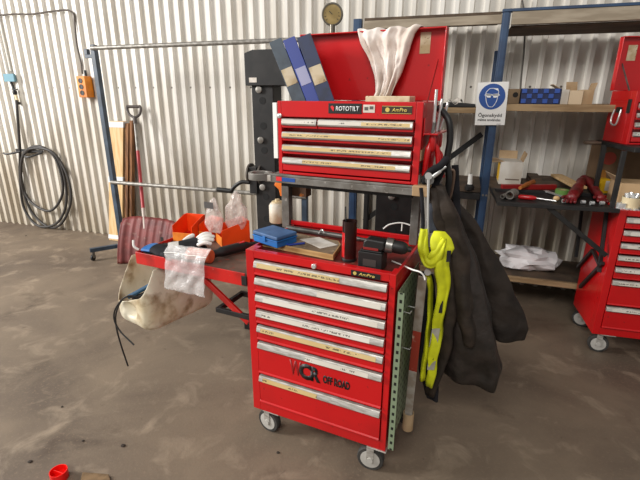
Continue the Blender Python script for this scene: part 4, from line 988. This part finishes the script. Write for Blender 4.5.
text('måste användas', 'lettering', INK, sg, .074, 1.484, .155, .018, SY-.0016, bold=.012)
build(MB().box((.205, SY-.001, 1.463), (.235, SY, 1.466)), 'fine_print', mat('grey_fine_print', '666666', .6), sg)

# things on the upper shelf
bx = thing('small_parts_box', 'dark blue small parts organiser with square compartments on upper shelf', 'organiser', (.465, 3.58, 1.604))
build(MB().box((.345, 3.52, 1.604), (.60, 3.66, 1.708)), 'organiser_body', mat('dark_blue_plastic', '16244f', .45), bx, bevel=.003)
for i in range(7):
    for j in range(3):
        if (i+j) % 2 == 0:
            x_ = .350+i*.0345; z = 1.609+j*.0335
            build(MB().box((x_, 3.512, z), (x_+.0315, 3.52, z+.029)), 'square_front', mat('mid_blue_plastic', '2c4f9e', .4), bx, bevel=.002)
def carton(x0, x1, y0, y1, z0, z1, lab, m, m2, flaps, fr=WF, name='carton', grp=None):
    t = thing(name, lab, 'box', ((x0+x1)/2, (y0+y1)/2, z0), fr, grp); e = .004
    b = MB().box((x0, y0, z0), (x1, y1, z0+e)).box((x0, y0, z0+e), (x1, y0+e, z1)).box((x0, y1-e, z0+e), (x1, y1, z1)).box((x0, y0+e, z0+e), (x0+e, y1-e, z1)).box((x1-e, y0+e, z0+e), (x1, y1-e, z1))
    build(b, 'carton_body', m, t)
    for k in flaps:
        if k == 'l': q = MB().bar((x0, (y0+y1)/2, z1), (x0-.06, (y0+y1)/2, z1+.035), y1-y0-.01, .003)
        if k == 'r': q = MB().bar((x1, (y0+y1)/2, z1), (x1+.012, (y0+y1)/2, z1+.045), y1-y0-.01, .003)
        if k == 'b': q = MB().bar(((x0+x1)/2, y1, z1), ((x0+x1)/2, y1+.03, z1+.06), x1-x0-.01, .003)
        if k == 'f': q = MB().bar(((x0+x1)/2, y0, z1), ((x0+x1)/2, y0-.03, z1+.03), x1-x0-.01, .003)
        build(q, 'flap', m2, t)
    return t
carton(.605, .652, 3.54, 3.70, 1.604, 1.70, 'narrow white carton right of the blue organiser', CARDW, CARD, 'l')
carton(.655, .738, 3.54, 3.72, 1.604, 1.695, 'tan open carton between the white one and the brown one', mat('tan_card', 'cbb698', .8), CARD, 'b')
carton(.742, .805, 3.55, 3.73, 1.604, 1.70, 'brown open carton on the upper shelf beside the right chest', CARD, CARD, 'r')
db = thing('cardboard_box', 'small brown box with round opening behind the safety sign', 'box', (.31, 3.58, 1.604))
build(MB().box((.255, 3.53, 1.604), (.34, 3.67, 1.705)), 'box_body', mat('brown_card', '8a7358', .85, col2='77624a', nscale=7), db, bevel=.002)
build(MB().lathe([(.018, 0), (.018, .002)], (.31, 3.53, 1.665), d=(0, -1, 0), n=18), 'round_opening', mat('opening_dark', '1a1612', .8), db)
bc = thing('tool_bag', 'flat black tool case on the upper shelf left of the sign', 'case', (-.06, 3.60, 1.576))
build(MB().prism([(-.20, 1.576), (.05, 1.576), (.05, 1.598), (-.02, 1.605), (-.15, 1.612), (-.2, 1.60)], 3.51, 3.73), 'case_body', BLK, bc, bevel=.006)
single(MB().grid(lambda s, t: V((lerp(-.16, -.06, s)+.02*t, lerp(3.50, 3.62, t), 1.614+.018*math.sin(s*7+t*4)+.012*t)), 12, 8), 'paper_scrap', 'crumpled white paper on the flat black case', 'paper', PAPER, solid=.002)
single(MB().tube(catmull([at(x_, y_, 4.05) for x_, y_ in ((522, 0), (525, 20), (524, 50), (521, 80), (519, 110))], 6), .007, 8), 'wall_cable', 'thin grey cable hanging down the wall behind the upper shelf', 'cable', mat('grey_cable', '55504a', .6))

# things on the middle shelf
wb = thing('cardboard_box', 'pale open cardboard box with raised flaps on the middle shelf', 'box', (.37, 3.78, 0.999))
build(MB().box((.285, 3.66, 0.999), (.445, 3.88, 1.175)), 'box_body', CARDW, wb, bevel=.002)
build(MB().box((.281, 3.70, 1.02), (.2845, 3.86, 1.16)), 'side_label', YEL, wb)
build(MB().box((.33, 3.6585, 1.035), (.43, 3.66, 1.045)), 'print', mat('faint_print', '77685a', .7), wb)
build(MB().bar((.285, 3.77, 1.175), (.20, 3.75, 1.17), .22, .004), 'flap', CARD, wb)
build(MB().bar((.35, 3.88, 1.17), (.35, 3.91, 1.235), .14, .004), 'flap', CARD, wb)
build(MB().bar((.443, 3.77, 1.175), (.465, 3.77, 1.24), .20, .004), 'flap', CARD, wb)
mh = thing('mallet', 'mallet with white handle and black head hanging at the middle shelf', 'mallet', (.068, 3.445, .98))
build(MB().lathe([(.018, 0), (.034, .012), (.036, .035), (.022, .052)], (.070, 3.44, .972), n=20), 'head', BLK, mh)
build(MB().cyl((.070, 3.44, 1.02), (.066, 3.44, 1.10), .018, .015, n=14), 'handle', WHITE, mh)
build(MB().tube([(.068, 3.44, 1.098), (.07, 3.46, 1.105), (.07, 3.472, 1.0)], .003, 6), 'hanging_wire', STEEL, mh)
single(MB().box((.52, 3.72, 0.999), (.80, 3.98, 1.035)).box((.52, 3.72, 1.035), (.60, 3.98, 1.05)), 'wooden_board', 'dark wooden board lying on the middle shelf behind the pale box', 'board', DARKW, bevel=.003)
# crumpled paper on the lowest shelf
def crumple(c, sx_, sy_, sz_, seed):
    m = MB(); m.ball((0, 0, 0), 1, 3)
    for v in m.bm.verts:
        n = v.co.normalized(); f = 1+.35*noise.noise(n*2.2+V((seed, 0, 0)))+.45*abs(noise.noise(n*2.5+V((0, seed, 0))))-.22*abs(noise.noise(n*4+V((0, 0, seed))))
        v.co = V((c[0]+n.x*sx_*f, c[1]+n.y*sy_*f, c[2]+max(-sz_*.85, n.z*sz_*f)))
    return m
cp = crumple((.59, 3.72, .300+.085), .21, .12, .098, 4)
single(cp, 'crumpled_paper', 'crumpled white paper on the lowest shelf of the blue rack', 'paper', mat('white_crumple', 'dedada', .7), ang=12)

# ------------------------------------------------------------------ right trolley and its chest
TR = trolley(RF, 'red tool trolley at the right edge with black folding table', False)
build(MB().box((-.70, -.02, .985), (-.005, .005, 1.01)).box((-.70, .435, .985), (-.005, .46, 1.01)).box((-.70, .005, .985), (-.675, .435, 1.01)).box((-.675, .005, .985), (-.005, .435, .992)), 'side_table', BLKM, TR, bevel=.002)
sd = lambda a, b: side(a, b, -.012, RF)
br = MB()
for p, q in (((607, 207), (599, 272)), ((582, 208), (576, 257)), ((580, 287), (603, 263)), ((578, 267), (593, 250)), ((593, 250), (600, 266))): br.bar(sd(*p), sd(*q), .022, .02, ref=(1, 0, 0))
build(br, 'folding_bracket', BLKM, TR, bevel=.001)
build(MB().bar((-.39, .012, .985), (-.015, .012, .70), .03, .016, ref=(0, 1, 0)), 'table_brace', BLKM, TR, bevel=.002)
Q3 = RF.l((.98, 3.275, 1.367))
for p0, p1 in (((-.028, .075), (-.002, .10)), ((-.025, .44), (.003, .468)), ((.70, .43), (.73, .46))):
    build(MB().box((*p0, .985), (*p1, 1.345)), 'stand_post', BLKM, TR, bevel=.002)
sp_ = [RF.l(CF.w(q)) for q in ((-.03, -.17, 0), (.68, -.17, 0), (.68, .34, 0), (-.03, .34, 0))]
shr = build(MB().prism([(q.x, q.y) for q in sp_], 1.335, 1.365, 'z'), 'chest_shelf', BLKM, TR, bevel=.003)
build(MB().tube(catmull([(-.02, .58, 1.35), (-.08, .57, 1.35), (-.11, .53, 1.35), (-.08, .50, 1.35), (-.02, .50, 1.35)], 5), .012, 8), 'tool_ring', mat('brown_ring', '5d4d40', .5, .3), shr)
CHR = chest(CF, 0, 0, 1.3655, 'red tool chest with open lid at the right edge', False)

# things on the right trolley's table
TZ = .993
def S1(*a, **k): return single(*a, fr=RF, **k)
f = lambda a, b, z=TZ: flat(a, b, z, RF)
RFZ = lambda p, h: V((p.x, p.y, TZ+h))
a_, b_ = f(500, 189), f(553, 189)
a_, b_ = a_-V((0, .06, 0)), b_-V((0, .06, 0))
S1(MB().bar(RFZ(a_, .028), RFZ(b_, .028), .035, .036), 'clamp_bar', 'long red bar lying at the back of the black folding table', 'bar', mat('dull_red_paint', '8c1a1a', .4), bevel=.003)
a_, b_ = f(509, 200), f(524, 192)
pp = MB(); a3, b3 = RFZ(a_, .033), RFZ(b_, .033); dpp = (b3-a3).normalized()
pp.lathe([(.021, 0), (.029, 0), (.030, .004), (.030, .10), (.022, .104)], a3, d=dpp, n=26, closed=True)
S1(pp, 'steel_tube', 'short steel tube with open end facing forward on black table', 'tube', GALV)
S1(MB().lathe([(.010, 0), (.015, 0), (.015, .08), (.010, .08)], RFZ(f(502, 199), .016), d=dpp, n=18, closed=True), 'steel_tube', 'thinner steel tube beside the large open steel tube', 'tube', GALV)
a_, b_ = f(519, 195), f(532, 188)
S1(MB().tube([RFZ(a_, .05), RFZ(a_.lerp(b_, .5), .05), RFZ(b_, .045)], [.012, .018, .020], 12), 'hand_tool', 'hand tool with orange wooden handle lying on the steel tube', 'tool', mat('orange_wood', 'b5682a', .55, col2='9a5420', nscale=12))
sdv = thing('screwdriver', 'red-handled screwdriver lying on the black folding table', 'screwdriver', RFZ(f(535, 199), 0), RF)
a_, m_, b_ = RFZ(f(518, 199), .016), RFZ(f(536, 200.5), .016), RFZ(f(556, 203), .013)
build(MB().tube([a_, a_.lerp(m_, .15), a_.lerp(m_, .8), m_], [.010, .016, .016, .009], 12), 'handle', RED, sdv); build(MB().cyl(m_, b_, .005, n=8), 'blade', CHROME, sdv)
a_, b_ = RFZ(f(546, 193), .012), RFZ(f(562, 198), .012)
S1(MB().bar(a_, b_, .022, .01).lathe([(.02, -.006), (.02, .006)], a_, d=(0, 0, 1), n=16), 'spanner', 'silver spanner pointing at the green tape roll', 'spanner', CHROME, bevel=.001)
tp = RFZ(f(561.5, 195), .001)
tpo = thing('tape_roll', 'green tape roll lying flat on the black folding table', 'tape', tp, RF)
build(MB().lathe([(.028, 0), (.045, 0), (.045, .038), (.028, .038)], tp, n=28, closed=True), 'tape', TAPEG, tpo); build(MB().lathe([(.022, .001), (.0275, .001), (.0275, .037), (.022, .037)], tp, n=24, closed=True), 'core', CARD, tpo)
S1(MB().ball(RFZ(f(556, 201), .018), .018, 2, (1.2, .9, 1)), 'wooden_ball', 'small pale wooden ball beside the red glove', 'ball', WOOD)
for k, (x_, y_) in enumerate(((562, 203), (590, 205), (600, 205), (581, 204))):
    S1(MB().lathe([(.006, 0), (.013, 0), (.013, .022), (.006, .022)], RFZ(f(x_, y_), .013), d=(1, .2, 0), n=14, closed=True), 'socket', ['small bright socket left of the dark red glove', 'small bright socket in front of the rear red glove', 'small bright socket nearest the trolley corner', 'small bright socket between the two red gloves'][k], 'socket', CHROME, group='small sockets at table front')
def rubber_glove(pxs, rads, lab, seed):
    pts_ = [RFZ(f(a, b), r_+.001+h_) for (a, b, h_), r_ in zip(pxs, rads)]
    t = thing('rubber_glove', lab, 'glove', pts_[0], RF)
    P_ = catmull(pts_, 6); n = len(P_)
    rs = [pwl([(i/(len(rads)-1), r_) for i, r_ in enumerate(rads)], k/(n-1)) for k in range(n)]
    m = MB().tube(P_, rs, 18)
    for v in m.bm.verts: v.co += V((noise.noise(v.co*22), noise.noise(v.co*22+V((7, 0, 0))), noise.noise(v.co*20+V((0, 7, 0)))))*.007
    build(m, 'glove_body', GLOVER, t, ang=180)
    e, d_ = pts_[-1], (pts_[-1]-pts_[-2]).normalized(); n_ = V((-d_.y, d_.x, 0)).normalized()
    for i, o_ in enumerate((-.9, -.3, .3, .9)):
        b = e+n_*o_*rads[-1]*.9-V((0, 0, rads[-1]*.3)); build(MB().tube(catmull([b-d_*.02, b+d_*.025+n_*o_*.006, b+d_*(.045+.008*(i in (1, 2)))+n_*o_*.008-V((0, 0, .004))], 4), [.010]*6+[.009]*2+[.005], 10), 'finger', GLOVER, t)
    b = e-d_*.035-n_*rads[-1]; build(MB().tube(catmull([b, b-n_*.015+d_*.02, b-n_*.02+d_*.04], 4), [.011]*6+[.009]*2+[.005], 10), 'thumb', GLOVER, t)
rubber_glove([(580, 190, .03), (577, 195, .012), (573, 200, 0), (570, 203, 0)], [.034, .036, .038, .030], 'dark red rubber glove, the bunched one nearer the green tape', 1)
rubber_glove([(582, 188, .04), (588, 191, .032), (595, 197, .008), (601, 202, 0)], [.031, .031, .028, .024], 'dark red rubber glove, the longer one nearer the yellow box', 2)
a_, b_ = V((*f(590, 191)[:2], TZ+.045)), at(566, 172, 4.02)
b_ = RF.l(b_)
S1(MB().bar(RF.l(WF.w((.80, 3.40, TZ+.06))), RF.l(WF.w((.72, 3.86, 1.062))), .085, .018), 'wooden_plank', 'short pale wooden plank reaching from the shelf to the black table', 'plank', WOOD, bevel=.002)
yb = RFZ(f(604, 194), 0)
ybx = thing('yellow_box', 'yellow carton with white label behind the black stand posts', 'box', yb, RF)
Mx = Matrix.Translation(yb) @ Matrix.Rotation(.25, 4, 'Z')
build(MB().box((-.035, 0, .0005), (.035, .07, .105), Mx), 'carton_body', YEL, ybx, bevel=.002); build(MB().box((-.005, -.001, .025), (.028, -.0001, .095), Mx), 'white_label', PAPER, ybx)
build(MB().bar(Mx @ V((0, .07, .105)), Mx @ V((0, .085, .16)), .068, .003), 'flap', mat('brown_flap', 'a06a24', .8), ybx)
# on the trolley top behind its front edge
TZ2 = .975
ct = V((.075, .075, TZ2))
tb2 = thing('tub', 'cream plastic tub holding sockets on the right trolley', 'tub', ct, RF)
build(MB().lathe([(.045, 0), (.050, .095), (.046, .095), (.042, .006)], ct, n=28), 'tub_body', CREAM, tb2)
for k in range(4):
    p = ct+V((.022*math.cos(k*1.6), .022*math.sin(k*1.6), .088)); S1(MB().lathe([(.007, 0), (.014, 0), (.014, .03), (.007, .03)], p, d=(.4*math.cos(k), .3, 1), n=14, closed=True), 'socket', 'bright socket standing in the cream tub', 'socket', CHROME, group='sockets in the cream tub')
for k, (u, v, r_, h_, d_) in enumerate(((.022, .055, .027, .06, (0, 0, 1)), (.055, .045, .018, .03, (0, -1, .0)), (.088, .040, .018, .03, (.2, -1, 0)), (.12, .05, .022, .07, (1, .3, 0)))):
    zz = TZ2 if k == 0 else TZ2+r_
    S1(MB().lathe([(r_*.5, 0), (r_, 0), (r_, h_), (r_*.5, h_)], (u, v, zz), d=d_, n=20, closed=True), 'socket', ['large socket standing upright at front left corner of right trolley', 'small socket lying next to the large upright one', 'small socket lying in front of the cream tub', 'long socket lying at the picture edge by the tub'][k], 'socket', CHROME, group='sockets on the right trolley')
bxr = thing('cardboard_box', 'plain tan cardboard box on the right trolley behind the tub', 'box', (.18, .30, TZ2), RF)
build(MB().box((.05, .20, TZ2), (.40, .40, TZ2+.155)), 'box_body', mat('tan_box', 'c2a27a', .85, col2='b3936a', nscale=6), bxr, bevel=.002)
build(MB().bar((.05, .30, TZ2+.155), (.01, .30, TZ2+.20), .19, .004), 'flap', CARD, bxr)
bxb = thing('cardboard_box', 'brown box with red emblem between right chest and trolley', 'box', (.13, .40, 1.14), RF)
lo = WF.l((0, 0, 0))
build(MB().box((.03, .62, .999), (.42, .86, 1.32)), 'box_body', mat('dark_card', '7b6146', .85, col2='6a523a', nscale=6), bxb, bevel=.002)
build(MB().lathe([(.045, 0), (.045, .001)], (.09, .619, 1.235), d=(0, -1, 0), n=26), 'red_emblem', mat('faded_red_print', 'a03a2a', .7), bxb)

# ------------------------------------------------------------------ floor litter
cap = thing('bottle_cap', 'bright red plastic cap standing on the floor', 'cap', flat(60, 479, 0))
cc = flat(60, 478, 0)
build(MB().lathe([(.036, 0), (.037, .003), (.037, .043), (.034, .043), (.034, .012)], (cc.x, cc.y, 0), n=32), 'cap_shell', CAPR, cap)
build(MB().box((cc.x-.033, cc.y-.002, .012), (cc.x+.033, cc.y+.002, .036)), 'inner_rib', CAPR, cap)
pc = [flat(83, 474, 0), flat(109, 476, 0), flat(112, 486, 0), flat(80, 486, 0)]
single(MB().prism([(p.x, p.y) for p in pc], 0.0005, .012, 'z'), 'wood_offcut', 'brown piece of wood on the floor beside the red cap', 'offcut', mat('brown_offcut', '7d6446', .85, col2='5f4a32', nscale=20), bevel=.002)
k = 0
for x_, y_, s in ((123, 446, .010), (83, 441, .006), (30, 462, .008), (278, 453, .007), (62, 407, .006), (165, 262, .02), (26, 236, .008)):
    c = flat(x_, y_, 0); m = MB(); m.ball((c.x, c.y, s*.35), s, 2, (1.3, 1, .45))
    for v in m.bm.verts: v.co += V((noise.noise(v.co*60), noise.noise(v.co*60+V((3, 0, 0))), 0))*s*.5
    single(m, 'dirt_crumb', 'small dark crumb of dirt on the concrete floor', 'dirt', mat('dirt', '332a23', .9), group='dirt crumbs on the floor'); k += 1

# ------------------------------------------------------------------ light
w = bpy.data.worlds.new('hall'); SC.world = w; w.use_nodes = True
w.node_tree.nodes['Background'].inputs[0].default_value = (1.0, .97, .93, 1); w.node_tree.nodes['Background'].inputs[1].default_value = .42
def area(name, loc, aim, sx_, sy_, power, col):
    l = bpy.data.lights.new(name, 'AREA'); l.shape = 'RECTANGLE'; l.size = sx_; l.size_y = sy_; l.energy = power; l.color = col
    o = bpy.data.objects.new(name, l); COL.objects.link(o); o.location = loc
    o.rotation_euler = (V(aim)-V(loc)).to_track_quat('-Z', 'Y').to_euler(); return o
area('gate_daylight', (-8.6, -.6, 3.8), (-1.5, 3.6, 1.0), 2.4, 2.6, 1000, (1, .985, .96))
area('hall_daylight', (-.6, -3.2, 5.2), (-.8, 2.4, .9), 3.0, 1.8, 260, (1, .975, .94))

SC.view_settings.view_transform = 'Standard'; SC.view_settings.look = 'None'; SC.view_settings.gamma = 1
SC.view_settings.use_curve_mapping = False; SC.view_settings.exposure = -0.12
